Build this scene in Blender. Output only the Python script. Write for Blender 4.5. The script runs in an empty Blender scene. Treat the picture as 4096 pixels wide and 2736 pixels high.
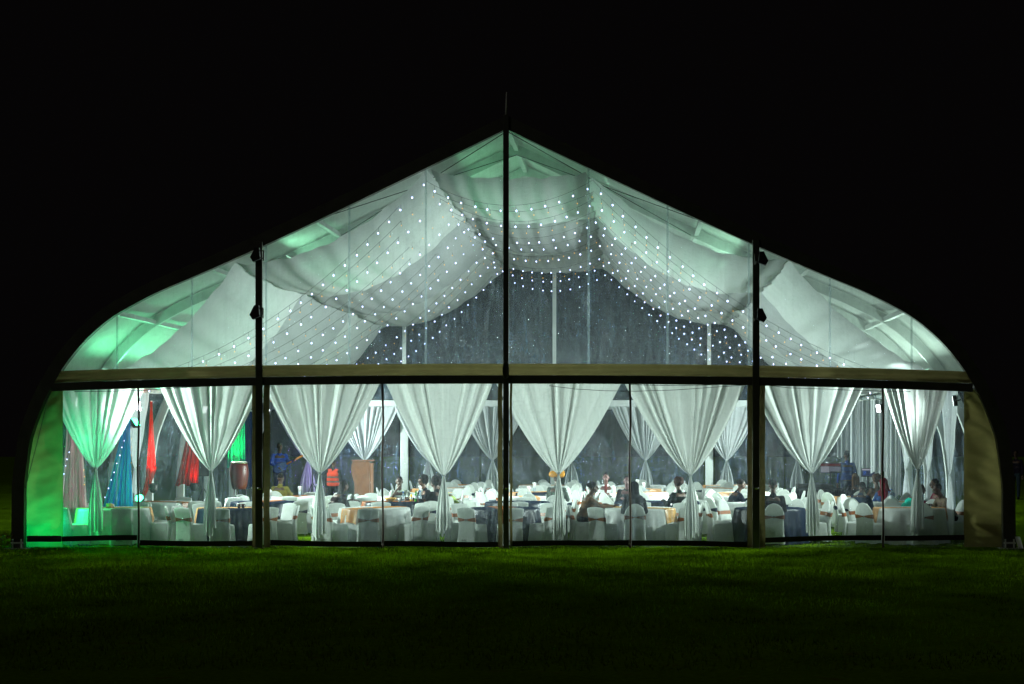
import bpy, bmesh, math, random
import numpy as np
from mathutils import Vector, Matrix
R = math.radians
random.seed(7); rng = np.random.default_rng(7)
S = bpy.context.scene
C = S.collection
TAU = 2*math.pi

# ------------------------------------------------------------------ camera
F = 6534.0; PX, PY = 2529.0, 1737.0; CX, CY, CZ = 2.54, -33.0, 2.31
cam = bpy.data.cameras.new('camera'); cam.sensor_width = 36; cam.lens = F/4096*36
cam.shift_x = -(PX-2048)/4096; cam.shift_y = (PY-1368)/4096
cam.clip_start = 0.5; cam.clip_end = 600
co = bpy.data.objects.new('camera', cam); co.location = (CX, CY, CZ); co.rotation_euler = (R(90), 0, 0)
C.objects.link(co); S.camera = co
def at(px, py, Y):                      # point of the place seen at a photo pixel, at depth Y
    k = (Y-CY)/F
    return Vector((CX+(px-PX)*k, Y, CZ+(PY-py)*k))

# ------------------------------------------------------------------ materials
MATS = {}
def newmat(name):
    m = bpy.data.materials.new(name); m.use_nodes = True
    m.node_tree.nodes.clear(); MATS[name] = m
    nt = m.node_tree
    out = nt.nodes.new('ShaderNodeOutputMaterial')
    return m, nt, nt.nodes, nt.links, out
def nd(ns, t, **kw):
    n = ns.new(t)
    for k, v in kw.items():
        if k in n.inputs: n.inputs[k].default_value = v
        else: setattr(n, k, v)
    return n
def rgb(c): return (c[0], c[1], c[2], 1)
def noise_mix(ns, ls, c, var, scale, detail=4, stretch=(1,1,1)):
    tc = ns.new('ShaderNodeTexCoord'); mp = ns.new('ShaderNodeMapping')
    mp.inputs['Scale'].default_value = stretch
    ls.new(tc.outputs['Object'], mp.inputs['Vector'])
    n = nd(ns, 'ShaderNodeTexNoise', Scale=scale, Detail=detail)
    ls.new(mp.outputs[0], n.inputs['Vector'])
    mx = ns.new('ShaderNodeMix'); mx.data_type = 'RGBA'
    mx.inputs['A'].default_value = rgb([max(0,x*(1-var)) for x in c]); mx.inputs['B'].default_value = rgb([min(1,x*(1+var)) for x in c])
    rp = nd(ns, 'ShaderNodeMapRange'); rp.inputs[1].default_value = .3; rp.inputs[2].default_value = .7
    ls.new(n.outputs['Fac'], rp.inputs[0]); ls.new(rp.outputs[0], mx.inputs['Factor'])
    return mx.outputs['Result'], n, mp
def fabric(name, c, trans=.4, sheer=0., var=.06, bump=.25, scale=9., stretch=(1,1,1), tcol=None, sheen=0.):
    m, nt, ns, ls, out = newmat(name)
    col, n, mp = noise_mix(ns, ls, c, var, scale, 5, stretch)
    d = nd(ns, 'ShaderNodeBsdfDiffuse', Roughness=.6); t = ns.new('ShaderNodeBsdfTranslucent')
    ls.new(col, d.inputs['Color'])
    if tcol: t.inputs['Color'].default_value = rgb(tcol)
    else: ls.new(col, t.inputs['Color'])
    mx = nd(ns, 'ShaderNodeMixShader'); mx.inputs[0].default_value = trans
    ls.new(d.outputs[0], mx.inputs[1]); ls.new(t.outputs[0], mx.inputs[2])
    if bump:
        b = nd(ns, 'ShaderNodeBump', Strength=bump, Distance=.02)
        ls.new(n.outputs['Fac'], b.inputs['Height'])
        ls.new(b.outputs[0], d.inputs['Normal']); ls.new(b.outputs[0], t.inputs['Normal'])
    last = mx
    if sheen:
        g = nd(ns, 'ShaderNodeBsdfGlossy', Roughness=.35); m2 = nd(ns, 'ShaderNodeMixShader'); m2.inputs[0].default_value = sheen
        if bump: ls.new(b.outputs[0], g.inputs['Normal'])
        ls.new(last.outputs[0], m2.inputs[1]); ls.new(g.outputs[0], m2.inputs[2]); last = m2
    if sheer:
        tr = ns.new('ShaderNodeBsdfTransparent'); m2 = nd(ns, 'ShaderNodeMixShader'); m2.inputs[0].default_value = sheer
        ls.new(last.outputs[0], m2.inputs[1]); ls.new(tr.outputs[0], m2.inputs[2]); last = m2
    ls.new(last.outputs[0], out.inputs['Surface'])
    return m
def solid(name, c, rough=.6, metal=0., var=.12, scale=6., bump=0., spec=.4):
    m, nt, ns, ls, out = newmat(name)
    p = nd(ns, 'ShaderNodeBsdfPrincipled', Roughness=rough, Metallic=metal)
    p.inputs['Specular IOR Level'].default_value = spec
    col, n, mp = noise_mix(ns, ls, c, var, scale)
    ls.new(col, p.inputs['Base Color'])
    if bump:
        b = nd(ns, 'ShaderNodeBump', Strength=bump, Distance=.01)
        ls.new(n.outputs['Fac'], b.inputs['Height']); ls.new(b.outputs[0], p.inputs['Normal'])
    ls.new(p.outputs[0], out.inputs['Surface'])
    return m
def emit(name, c, s, lit=False):
    m, nt, ns, ls, out = newmat(name)
    e = nd(ns, 'ShaderNodeEmission', Strength=s); e.inputs['Color'].default_value = rgb(c)
    ls.new(e.outputs[0], out.inputs['Surface'])
    try: m.cycles.emission_sampling = 'FRONT' if lit else 'NONE'
    except Exception: pass
    return m
def pvc(name, base=.03, scr=.16, gloss=.05, rough=.12, bumps=.3, tint=(.94,.965,.955), streak=1., sc=1., dc=(.55, .72, .92)):
    """clear plastic sheet: scratches and clouding that scatter light, wrinkles that glint"""
    m, nt, ns, ls, out = newmat(name)
    tc = ns.new('ShaderNodeTexCoord')
    def noi(scale, st, rot=0, detail=6, dist=0., rough=.65):
        mp = ns.new('ShaderNodeMapping'); mp.inputs['Scale'].default_value = st; mp.inputs['Rotation'].default_value = (0, rot, 0)
        ls.new(tc.outputs['Object'], mp.inputs['Vector'])
        n = nd(ns, 'ShaderNodeTexNoise', Scale=scale, Detail=detail, Distortion=dist, Roughness=rough); ls.new(mp.outputs[0], n.inputs['Vector'])
        return n.outputs['Fac']
    def ramp(x, a, b):
        r = ns.new('ShaderNodeMapRange'); r.inputs[1].default_value = a; r.inputs[2].default_value = b; ls.new(x, r.inputs[0]); return r.outputs[0]
    def mth(op, a, b):
        k = ns.new('ShaderNodeMath'); k.operation = op
        for i, v in enumerate((a, b)):
            if isinstance(v, (int, float)): k.inputs[i].default_value = v
            else: ls.new(v, k.inputs[i])
        return k.outputs[0]
    s1 = ramp(noi(5*sc, (2.4, 1, .7), .5, 8, 2.0), .50, .78)
    s2 = ramp(noi(5*sc, (.7, 1, 2.4), -.6, 8, 2.6), .52, .78)
    s3 = ramp(noi(4*sc, (3.0*streak, 1, .22), 0.03, 6, .4), .50, .78)
    cl = ramp(noi(.7, (1, 1, 1), 0, 3), .35, .75)
    sp = ramp(noi(26*sc, (1, 1, 1), 0, 3), .60, .74)
    tot = mth('ADD', mth('ADD', s1, s2), mth('ADD', s3, mth('MULTIPLY', sp, .6)))
    tot = mth('MULTIPLY', tot, mth('ADD', mth('MULTIPLY', cl, .8), .35))
    fac = mth('ADD', mth('MULTIPLY', tot, scr), base)
    t = ns.new('ShaderNodeBsdfTransparent'); t.inputs['Color'].default_value = rgb(tint)
    d = ns.new('ShaderNodeBsdfDiffuse'); tl = ns.new('ShaderNodeBsdfTranslucent')
    d.inputs['Color'].default_value = rgb(dc); tl.inputs['Color'].default_value = (.66, .77, .86, 1)
    a = nd(ns, 'ShaderNodeMixShader'); a.inputs[0].default_value = .5
    ls.new(d.outputs[0], a.inputs[1]); ls.new(tl.outputs[0], a.inputs[2])
    mx = ns.new('ShaderNodeMixShader'); ls.new(fac, mx.inputs[0]); ls.new(t.outputs[0], mx.inputs[1]); ls.new(a.outputs[0], mx.inputs[2])
    g = nd(ns, 'ShaderNodeBsdfGlossy', Roughness=rough)
    b = nd(ns, 'ShaderNodeBump', Strength=bumps, Distance=.04)
    ls.new(mth('ADD', noi(3.2, (2.2*streak, 1, .5), .1, 4, 1.5), mth('MULTIPLY', s1, .3)), b.inputs['Height']); ls.new(b.outputs[0], g.inputs['Normal'])
    m2 = nd(ns, 'ShaderNodeMixShader'); m2.inputs[0].default_value = gloss
    ls.new(mx.outputs[0], m2.inputs[1]); ls.new(g.outputs[0], m2.inputs[2])
    ls.new(m2.outputs[0], out.inputs['Surface'])
    return m

WHITE = (.80, .82, .80)
M_roof = fabric('roof_pvc', (.66, .69, .66), .10, 0, .05, .15, 3., sheen=.06)
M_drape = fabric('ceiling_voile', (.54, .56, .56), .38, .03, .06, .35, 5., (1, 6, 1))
M_drape_shaded = fabric('ceiling_voile_grey', (.37, .385, .395), .38, .03, .06, .35, 5., (1, 6, 1))  # darker copy of the ceiling voile; middle bay's weaker light painted into it
M_curt = fabric('curtain_cloth', (.66, .68, .655), .42, .02, .05, .25, 14., (1, 1, .12))
M_curtback = fabric('curtain_voile', (.80, .82, .85), .40, .04, .05, .25, 14., (1, 1, .12))
M_cover = fabric('chair_cover', (.62, .64, .62), .42, 0, .05, .2, 12.)
M_cloth = fabric('white_tablecloth', (.64, .65, .64), .25, 0, .05, .2, 12.)
M_navy = fabric('navy_satin', (.005, .011, .030), .1, 0, .3, .2, 12., sheen=.025)
M_gold = fabric('gold_satin', (.50, .27, .07), .2, 0, .15, .2, 12., sheen=.04)
M_peach = fabric('peach_satin', (.62, .33, .15), .2, 0, .1, .2, 12., sheen=.04)
M_orange = fabric('orange_satin', (.50, .20, .035), .2, 0, .15, .2, 12., sheen=.04)
M_brown = fabric('brown_satin', (.26, .085, .03), .15, 0, .15, .2, 20., sheen=.03)
M_canvas = fabric('tan_canvas', (.25, .215, .075), .34, 0, .12, .3, 3., (1, 1, 2))
M_val = fabric('valance_canvas', (.22, .185, .075), .19, 0, .12, .3, 3., (1, 1, 2))
M_olive = fabric('olive_canvas', (.16, .135, .06), .16, 0, .15, .3, 5., (1, 1, 2))
M_strap = solid('dark_strap', (.018, .014, .007), .8)
M_hem = solid('dark_hem', (.012, .010, .005), .8)
M_zip = solid('brown_zip', (.05, .03, .018), .75)
M_alu = solid('painted_metal', (.065, .065, .055), .5, .3, .2, 4.)
M_frame = solid('frame_metal', (.60, .63, .61), .45, .2, .1, 4.)
M_whitepost = fabric('post_cover', (.78, .80, .80), .1, 0, .06, .25, 6., (1, 1, .2))
M_black = solid('black_plastic', (.012, .012, .013), .5)
M_chrome = solid('chrome', (.6, .6, .6), .2, 1.)
M_pvcF = pvc('clear_pvc_front', .040, .17, .05, .06, .5, sc=.8)
M_pvcG = pvc('clear_pvc_gable', .035, .13, .05, .06, .5, sc=.8)
M_pvcB = pvc('clear_pvc_back', .022, .62, .15, .10, 1., sc=.6, dc=(.36, .58, .90))
M_pvcS = pvc('clear_pvc_side', .025, .5, .08, .16, .9, sc=.7)
M_seam = pvc('pvc_seam', .12, .10, .07, .15, .3)
M_bulb = emit('white_bulb', (.48, .54, 1.0), 6., True)
M_amber = emit('amber_bulb', (1.0, .48, .07), 1.6)
M_wire = solid('wire', (.02, .02, .02), .6)
M_lensW = emit('flood_lens', (.92, .97, 1.0), 25.)
M_lensG = emit('green_lens', (.05, 1., .35), 14.)
M_lensD = emit('batten_lens', (.5, 1., .7), 1.)
M_lensR = emit('red_lens', (1., .05, .03), 8.)
M_lensP = emit('violet_lens', (.45, .2, 1.), 8.)
M_plastic = solid('white_plastic', (.55, .57, .55), .5)
M_wood = solid('lectern_wood', (.15, .06, .028), .5, 0, .25, 5., .1)
M_red = fabric('red_voile', (.60, .03, .02), .55, .08, .1, .3, 14., (1, 1, .12))
M_blue = fabric('blue_voile', (.03, .30, .72), .55, .10, .15, .3, 14., (1, 1, .12))
M_bluedk = fabric('navy_voile', (.012, .05, .20), .5, .10, .15, .3, 14., (1, 1, .12))
M_pink = fabric('pink_voile', (.80, .48, .58), .5, .08, .25, .3, 14., (1, 1, .12))
M_teal = fabric('teal_voile', (.05, .38, .30), .5, .08, .15, .3, 14., (1, 1, .12))
M_rope = solid('rope', (.05, .05, .03), .9)

def lawn_mat():
    m, nt, ns, ls, out = newmat('lawn_grass')
    tc = ns.new('ShaderNodeTexCoord')
    n1 = nd(ns, 'ShaderNodeTexNoise', Scale=.55, Detail=8, Roughness=.65); n2 = nd(ns, 'ShaderNodeTexNoise', Scale=14., Detail=6, Roughness=.7)
    n3 = nd(ns, 'ShaderNodeTexNoise', Scale=2.2, Detail=5)
    for n in (n1, n2, n3): ls.new(tc.outputs['Object'], n.inputs['Vector'])
    cr = ns.new('ShaderNodeValToRGB'); e = cr.color_ramp.elements
    e[0].position = .30; e[0].color = (.040, .085, .002, 1); e[1].position = .72; e[1].color = (.15, .28, .005, 1)
    x = e.new(.5); x.color = (.095, .175, .003, 1)
    mix = nd(ns, 'ShaderNodeMath', operation='MULTIPLY_ADD'); mix.inputs[1].default_value = .55
    ls.new(n2.outputs['Fac'], mix.inputs[0])
    k = nd(ns, 'ShaderNodeMath', operation='MULTIPLY'); k.inputs[1].default_value = .45; ls.new(n1.outputs['Fac'], k.inputs[0]); ls.new(k.outputs[0], mix.inputs[2])
    ls.new(mix.outputs[0], cr.inputs[0])
    rp = ns.new('ShaderNodeMapRange'); rp.inputs[1].default_value = .62; rp.inputs[2].default_value = .70; ls.new(n3.outputs['Fac'], rp.inputs[0])
    mx = ns.new('ShaderNodeMix'); mx.data_type = 'RGBA'; ls.new(rp.outputs[0], mx.inputs['Factor']); ls.new(cr.outputs[0], mx.inputs['A']); mx.inputs['B'].default_value = (.10, .12, .008, 1)
    p = nd(ns, 'ShaderNodeBsdfDiffuse', Roughness=1.); ls.new(mx.outputs['Result'], p.inputs['Color'])
    b = nd(ns, 'ShaderNodeBump', Strength=.9, Distance=.05); ls.new(mix.outputs[0], b.inputs['Height']); ls.new(b.outputs[0], p.inputs['Normal'])
    ls.new(p.outputs[0], out.inputs['Surface'])
    return m
M_lawn = lawn_mat()
def blade_mat():
    m, nt, ns, ls, out = newmat('grass_blades')
    oi = ns.new('ShaderNodeTexCoord'); n = nd(ns, 'ShaderNodeTexNoise', Scale=.6, Detail=6, Roughness=.7); ls.new(oi.outputs['Object'], n.inputs['Vector'])
    cr = ns.new('ShaderNodeValToRGB'); e = cr.color_ramp.elements
    e[0].position = .38; e[0].color = (.030, .055, .002, 1); e[1].position = .66; e[1].color = (.17, .31, .005, 1)
    ls.new(n.outputs['Fac'], cr.inputs[0])
    d = ns.new('ShaderNodeBsdfDiffuse'); t = ns.new('ShaderNodeBsdfTranslucent'); ls.new(cr.outputs[0], d.inputs[0]); ls.new(cr.outputs[0], t.inputs[0])
    mx = nd(ns, 'ShaderNodeMixShader'); mx.inputs[0].default_value = .35; ls.new(d.outputs[0], mx.inputs[1]); ls.new(t.outputs[0], mx.inputs[2]); ls.new(mx.outputs[0], out.inputs['Surface'])
    return m
M_blade = blade_mat()

# ------------------------------------------------------------------ mesh helpers
class MB:
    """collects faces for ONE mesh object"""
    def __init__(s): s.v = []; s.f = []
    def add(s, v, f):
        o = len(s.v); s.v.extend([tuple(p) for p in v]); s.f.extend([tuple(i+o for i in q) for q in f]); return s
    def box(s, x0, x1, y0, y1, z0, z1, bev=0., M=None):
        bm = bmesh.new(); bmesh.ops.create_cube(bm, size=1)
        for v in bm.verts: v.co = Vector(((x0+x1)/2+v.co.x*(x1-x0), (y0+y1)/2+v.co.y*(y1-y0), (z0+z1)/2+v.co.z*(z1-z0)))
        if bev: bmesh.ops.bevel(bm, geom=bm.edges[:], offset=bev, segments=2, affect='EDGES', profile=.7)
        if M is not None: bm.transform(M)
        bm.verts.index_update()
        s.add([v.co[:] for v in bm.verts], [[v.index for v in f.verts] for f in bm.faces]); bm.free(); return s
    def tube(s, pts, r, n=6, cap=True):
        pts = [Vector(p) for p in pts]; N = len(pts); rs = r if hasattr(r, '__len__') else [r]*N
        V = []; prev = None
        for i, p in enumerate(pts):
            t = (pts[min(i+1, N-1)]-pts[max(i-1, 0)])
            t = t.normalized() if t.length > 1e-9 else Vector((0, 0, 1))
            a = prev if prev is not None else (Vector((0, 0, 1)) if abs(t.z) < .9 else Vector((1, 0, 0)))
            u = (a - t*a.dot(t)).normalized(); prev = u; w = t.cross(u)
            for k in range(n):
                th = TAU*k/n; V.append(p+(u*math.cos(th)+w*math.sin(th))*rs[i])
        Fc = [(i*n+k, i*n+(k+1) % n, (i+1)*n+(k+1) % n, (i+1)*n+k) for i in range(N-1) for k in range(n)]
        if cap: Fc += [tuple(range(n))[::-1], tuple((N-1)*n+k for k in range(n))]
        return s.add(V, Fc)
    def lathe(s, prof, n=24, c=(0, 0, 0), capb=True, capt=True):
        V = [(c[0]+r*math.cos(TAU*k/n), c[1]+r*math.sin(TAU*k/n), c[2]+z) for r, z in prof for k in range(n)]
        N = len(prof)
        Fc = [(i*n+k, i*n+(k+1) % n, (i+1)*n+(k+1) % n, (i+1)*n+k) for i in range(N-1) for k in range(n)]
        if capb: Fc.append(tuple(range(n))[::-1])
        if capt: Fc.append(tuple((N-1)*n+k for k in range(n)))
        return s.add(V, Fc)
    def rings(s, rings, capb=True, capt=True):
        n = len(rings[0]); V = [p for r in rings for p in r]; N = len(rings)
        Fc = [(i*n+k, i*n+(k+1) % n, (i+1)*n+(k+1) % n, (i+1)*n+k) for i in range(N-1) for k in range(n)]
        if capb: Fc.append(tuple(range(n))[::-1])
        if capt: Fc.append(tuple((N-1)*n+k for k in range(n)))
        return s.add(V, Fc)
    def ball(s, c, r, n=12, m=8, M=None):
        r = r if hasattr(r, '__len__') else (r, r, r); V = []
        for i in range(m+1):
            ph = math.pi*i/m
            for k in range(n):
                th = TAU*k/n
                q = Vector((r[0]*math.sin(ph)*math.cos(th), r[1]*math.sin(ph)*math.sin(th), -r[2]*math.cos(ph)))
                if M is not None: q = M @ q
                V.append(Vector(c)+q)
        return s.add(V, [(i*n+k, i*n+(k+1) % n, (i+1)*n+(k+1) % n, (i+1)*n+k) for i in range(m) for k in range(n)])
    def cap(s, a, ra, b, rb, n=10):     # tapered capsule
        a, b = Vector(a), Vector(b); t = (b-a); L = t.length; t = t.normalized() if L > 1e-9 else Vector((0, 0, 1))
        pts = []; rs = []
        for k in range(5):
            th = math.pi/2*(1-k/4); pts.append(a-t*ra*math.sin(th)); rs.append(max(ra*math.cos(th), .0005))
        for k in range(5):
            th = math.pi/2*k/4; pts.append(b+t*rb*math.sin(th)); rs.append(max(rb*math.cos(th), .0005))
        return s.tube(pts, rs, n)
    def build(s, name, mat, parent=None, smooth=True, world=False):
        me = bpy.data.meshes.new(name)
        v = s.v
        if world and parent is not None:
            o = parent.location; v = [(p[0]-o.x, p[1]-o.y, p[2]-o.z) for p in v]
        me.from_pydata(v, [], s.f)
        if smooth: me.shade_smooth()
        if mat: me.materials.append(mat)
        ob = bpy.data.objects.new(name, me); C.objects.link(ob)
        if parent is not None: ob.parent = parent
        return ob
def gridmesh(nu, nv, fn):
    """fn(U,V arrays in 0..1) -> X,Y,Z"""
    u = np.linspace(0, 1, nu); v = np.linspace(0, 1, nv); U, V = np.meshgrid(u, v)
    X, Y, Z = fn(U, V); P = np.stack([X+0*U, Y+0*U, Z+0*U], -1).reshape(-1, 3)
    f = [(j*nu+i, j*nu+i+1, (j+1)*nu+i+1, (j+1)*nu+i) for j in range(nv-1) for i in range(nu-1)]
    m = MB(); m.v = [tuple(p) for p in P.tolist()]; m.f = f; return m
def tag(o, label=None, cat=None, group=None, kind=None):
    if label: o['label'] = label
    if cat: o['category'] = cat
    if group: o['group'] = group
    if kind: o['kind'] = kind
    return o
def thing(name, label, cat, loc=(0, 0, 0), rz=0, group=None):
    o = bpy.data.objects.new(name, None); C.objects.link(o); o.empty_display_size = .2
    o.location = loc; o.rotation_euler = (0, 0, rz)
    return tag(o, label, cat, group)
def dup(root, loc, rz, label=None, group=None, skip=()):
    def rec(o, par):
        c = o.copy(); C.objects.link(c)
        if par is not None: c.parent = par
        for ch in list(o.children):
            if ch.name.split('.')[0] not in skip: rec(ch, c)
        return c
    r = rec(root, None); r.location = loc; r.rotation_euler = (0, 0, rz)
    if label: r['label'] = label
    if group: r['group'] = group
    return r

# ------------------------------------------------------------------ ground
g = gridmesh(60, 60, lambda U, V: (-150+300*U, -45+180*V, 0*U-.012))
tag(g.build('lawn', M_lawn), 'dark mown lawn under and around the marquee', 'lawn', kind='structure')
def blades(n, x0, x1, y0, y1, h):
    x = rng.uniform(x0, x1, n); y = y1-(y1-y0)*rng.random(n)**1.9
    a = rng.uniform(0, TAU, n); hh = h*rng.uniform(.4, 1.2, n); w = .006*rng.uniform(.7, 1.5, n)
    lx, ly = rng.normal(0, .018, n), rng.normal(0, .018, n)
    P = np.zeros((n, 3, 3))
    P[:, 0] = np.stack([x-w*np.cos(a), y-w*np.sin(a), 0*x-.012], -1); P[:, 1] = np.stack([x+w*np.cos(a), y+w*np.sin(a), 0*x-.012], -1)
    P[:, 2] = np.stack([x+lx, y+ly, hh], -1)
    return P.reshape(-1, 3)
P = np.concatenate([blades(150000, -11.8, 13.5, -17, .15, .045), blades(25000, -9.6, 9.8, .1, 3.5, .035)])
me = bpy.data.meshes.new('grass'); n = len(P)
me.vertices.add(n); me.vertices.foreach_set('co', P.ravel().astype(np.float32)); me.loops.add(n); me.loops.foreach_set('vertex_index', np.arange(n, dtype=np.int32))
me.polygons.add(n//3); me.polygons.foreach_set('loop_start', np.arange(0, n, 3, dtype=np.int32)); me.polygons.foreach_set('loop_total', np.full(n//3, 3, dtype=np.int32))
me.update(); me.materials.append(M_blade)
go = bpy.data.objects.new('grass', me); C.objects.link(go); tag(go, 'short green grass lit along the front of the marquee', 'grass', kind='stuff')

# ------------------------------------------------------------------ marquee
D = 20.4; BAY = D/7
half = [(9.87, 0), (9.86, .7), (9.85, 1.31), (9.77, 1.96), (9.70, 2.32), (9.5, 2.86), (9.36, 3.15), (9.09, 3.61), (8.81, 3.98), (8.47, 4.34), (8.0, 4.71), (7.18, 5.15), (6.45, 5.46), (5.66, 5.80), (4.17, 6.47), (2.0, 7.50), (0, 8.46)]
def cr(pts, n=5):
    P = [Vector(p) for p in pts]; P = [2*P[0]-P[1]]+P+[2*P[-1]-P[-2]]; out = []
    for i in range(1, len(P)-2):
        for k in range(n):
            t = k/n; a, b, c, d = P[i-1], P[i], P[i+1], P[i+2]
            out.append(.5*((2*b)+(c-a)*t+(2*a-5*b+4*c-d)*t*t+(3*b-a-3*c+d)*t**3))
    out.append(P[-2]); return out
HP = cr(half)
def prof(off=0.):                       # left base -> apex -> right base, offset outward
    L = [Vector((-p.x*.985, p.y)) for p in HP]; Rr = [Vector((p.x*1.015, p.y)) for p in HP][::-1][1:]
    Q = L+Rr; out = []
    for i, p in enumerate(Q):
        t = (Q[min(i+1, len(Q)-1)]-Q[max(i-1, 0)]).normalized()
        nrm = Vector((-t.y, t.x))
        k = 1.12 if i == len(L)-1 else 1.
        out.append(p+nrm*off*k)
    return out
P0 = prof(0)
PXs = np.array([p.x for p in P0]); PZs = np.array([p.y for p in P0])
def roof_z(x): return float(np.interp(x, PXs[8:-8], PZs[8:-8]))
def leg_x(z, side):
    q = [p for p in P0 if (p.x < 0) == (side < 0)]; q.sort(key=lambda p: p.y)
    return float(np.interp(z, [p.y for p in q], [p.x for p in q]))
tent = thing('marquee', 'long curved-roof marquee with clear plastic front, dark frame and glowing interior', 'marquee', (0, 0, 0))
def arch(y0, y1, w, mat, name):
    a, b = prof(0.), prof(w); m = MB()
    ring = [[(a[i].x, y0, a[i].y), (b[i].x, y0, b[i].y), (b[i].x, y1, b[i].y), (a[i].x, y1, a[i].y)] for i in range(len(a))]
    m.rings(ring); return m.build(name, mat, tent, smooth=False)
arch(-.10, .06, .25, M_alu, 'arch_frame')
for k in range(1, 8): arch(k*BAY-.06, k*BAY+.06, .20, M_frame, 'arch_frame')
# roof sheet from eave to eave (a sheet with real sag between the frames)
PO = [p for p in prof(.245) if p.y > 3.32]
def fnroof(U, V):
    idx = U*(len(PO)-1); X = np.interp(idx, range(len(PO)), [p.x for p in PO]); Z = np.interp(idx, range(len(PO)), [p.y for p in PO])
    Y = -.10+V*(D+.2); sag = .035*np.sin(np.pi*((Y/BAY) % 1))
    return X*(1-.002*sag), Y, Z-sag
gridmesh(len(PO), 64, fnroof).build('roof_canopy', M_roof, tent)
for x in (0, -3.9, 3.95, -6.05, 6.15, -7.95, 8.1):
    z = roof_z(x); t = Vector((.01, roof_z(x+.01)-roof_z(x-.01) if abs(x) > .1 else 0)).normalized()
    m = MB()
    for k in range(7):
        m.box(x-.05, x+.05, k*BAY+.07, (k+1)*BAY-.07, z+.06, z+.16, .008)
    m.build('purlin', M_frame, tent, smooth=False)
for s in (-1, 1):
    m = MB()
    for k in range(7): m.box(s*9.15-.06, s*9.15+.06, k*BAY+.07, (k+1)*BAY-.07, 3.42, 3.58, .008)
    m.build('eave_purlin', M_frame, tent, smooth=False)
m = MB()
for s in (-1, 1):
    m.tube([(0, .1, 8.45), (s*3.9, BAY, roof_z(3.9)+.02)], .008, 5); m.tube([(0, BAY, 8.45), (s*3.9, .1, roof_z(3.9)+.02)], .008, 5)
m.build('bracing_cable', M_wire, tent)
# side walls of clear sheet
PS = prof(.12)
for s in (-1, 1):
    Q = [p for p in PS if (p.x < 0) == (s < 0) and p.y < 3.5]; Q.sort(key=lambda p: p.y)
    for k in range(7):
        y0, y1 = k*BAY+.065, (k+1)*BAY-.065
        def fn(U, V, Q=Q, y0=y0, y1=y1):
            id_ = V*(len(Q)-1); X = np.interp(id_, range(len(Q)), [p.x for p in Q]); Z = np.interp(id_, range(len(Q)), [p.y for p in Q])
            return X-s*.04*np.sin(np.pi*U)*np.sin(np.pi*V), y0+(y1-y0)*U, Z+.01
        gridmesh(14, 20, fn).build('window_panel', M_pvcS, tent)
def bow(x): return -.16*(min(abs(x), 9.6)/9.3)**2.4
# front posts
for x, w in ((-4.97, .14), (.0, .115), (5.03, .14)):
    zt = roof_z(x) if abs(x) > .1 else 8.62
    m = MB().box(x-w/2, x+w/2, -.155, -.105, 0, zt+.12, .01).box(x-w/2-.02, x+w/2+.02, -.18, -.03, -.0, .025, .004)
    p = m.build('gable_post', M_alu, tent, smooth=False)
    if x == 0: MB().tube([(0, -.13, 8.7), (0.01, -.13, 9.2)], [.024, .010], 8).build('finial_rod', M_whitepost, p)
    MB().box(x-.03, x+.05, -.158, -.15, 1.2, 1.24).build('latch', M_chrome, p)
    xb = {-4.97: -4.9, 0.: 0., 5.03: 5.05}[x]
    zb = roof_z(xb)
    MB().box(xb-.13, xb+.13, D-.12, D-.07, 0, 3.2, .02).box(xb-.06, xb+.06, D-.13, D-.075, 3.2, zb, .01).build('gable_post', M_whitepost, tent)
# eave beam and canvas valance across the front
def beam(z0, z1, y0, y1, name, mat, xa=-9.1, xb=9.35, n=40, tilt=0.):
    m = MB(); ring = []
    for i in range(n+1):
        x = xa+(xb-xa)*i/n; b = bow(x)
        ring.append([(x, y0, z0+b), (x, y1, z0+b), (x, y1, z1+b), (x, y0+tilt, z1+b)])
    m.rings(ring); return m.build(name, mat, tent, smooth=False)
beam(3.33, 3.495, -.102, -.005, 'eave_beam', M_alu, -9.15, 9.40)
def fnval(U, V):
    X = -9.18+18.62*U; W = 1-np.abs(2*V-1)
    Z = 3.497+(.235)*V+np.vectorize(bow)(X)
    fold = .022*np.sin(V*9.0+.5*np.sin(X*1.3))+.006*np.sin(X*7+V*4)*W+.004*np.sin(X*17)
    return X, -.075-fold*.8, Z
gridmesh(260, 14, fnval).build('valance', M_val, tent)
# back wall eave beam + fabric band
m = MB().box(-9.2, 9.4, D-.16, D-.125, 3.12, 3.42, .03).build('eave_band', M_whitepost, tent)
# clear lower windows of the far end wall
for xa, xb in ((-9.5, -7.3), (-7.25, -5.08), (-4.72, -2.45), (-2.4, -.18), (.18, 2.45), (2.5, 4.87), (5.23, 7.5), (7.55, 9.75)):
    gridmesh(16, 20, lambda U, V: (xa+(xb-xa)*U, D-.03+.025*np.sin(U*5+xa)*np.sin(V*4), .02+3.25*V)).build('window_panel', M_pvcB, tent)
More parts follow.
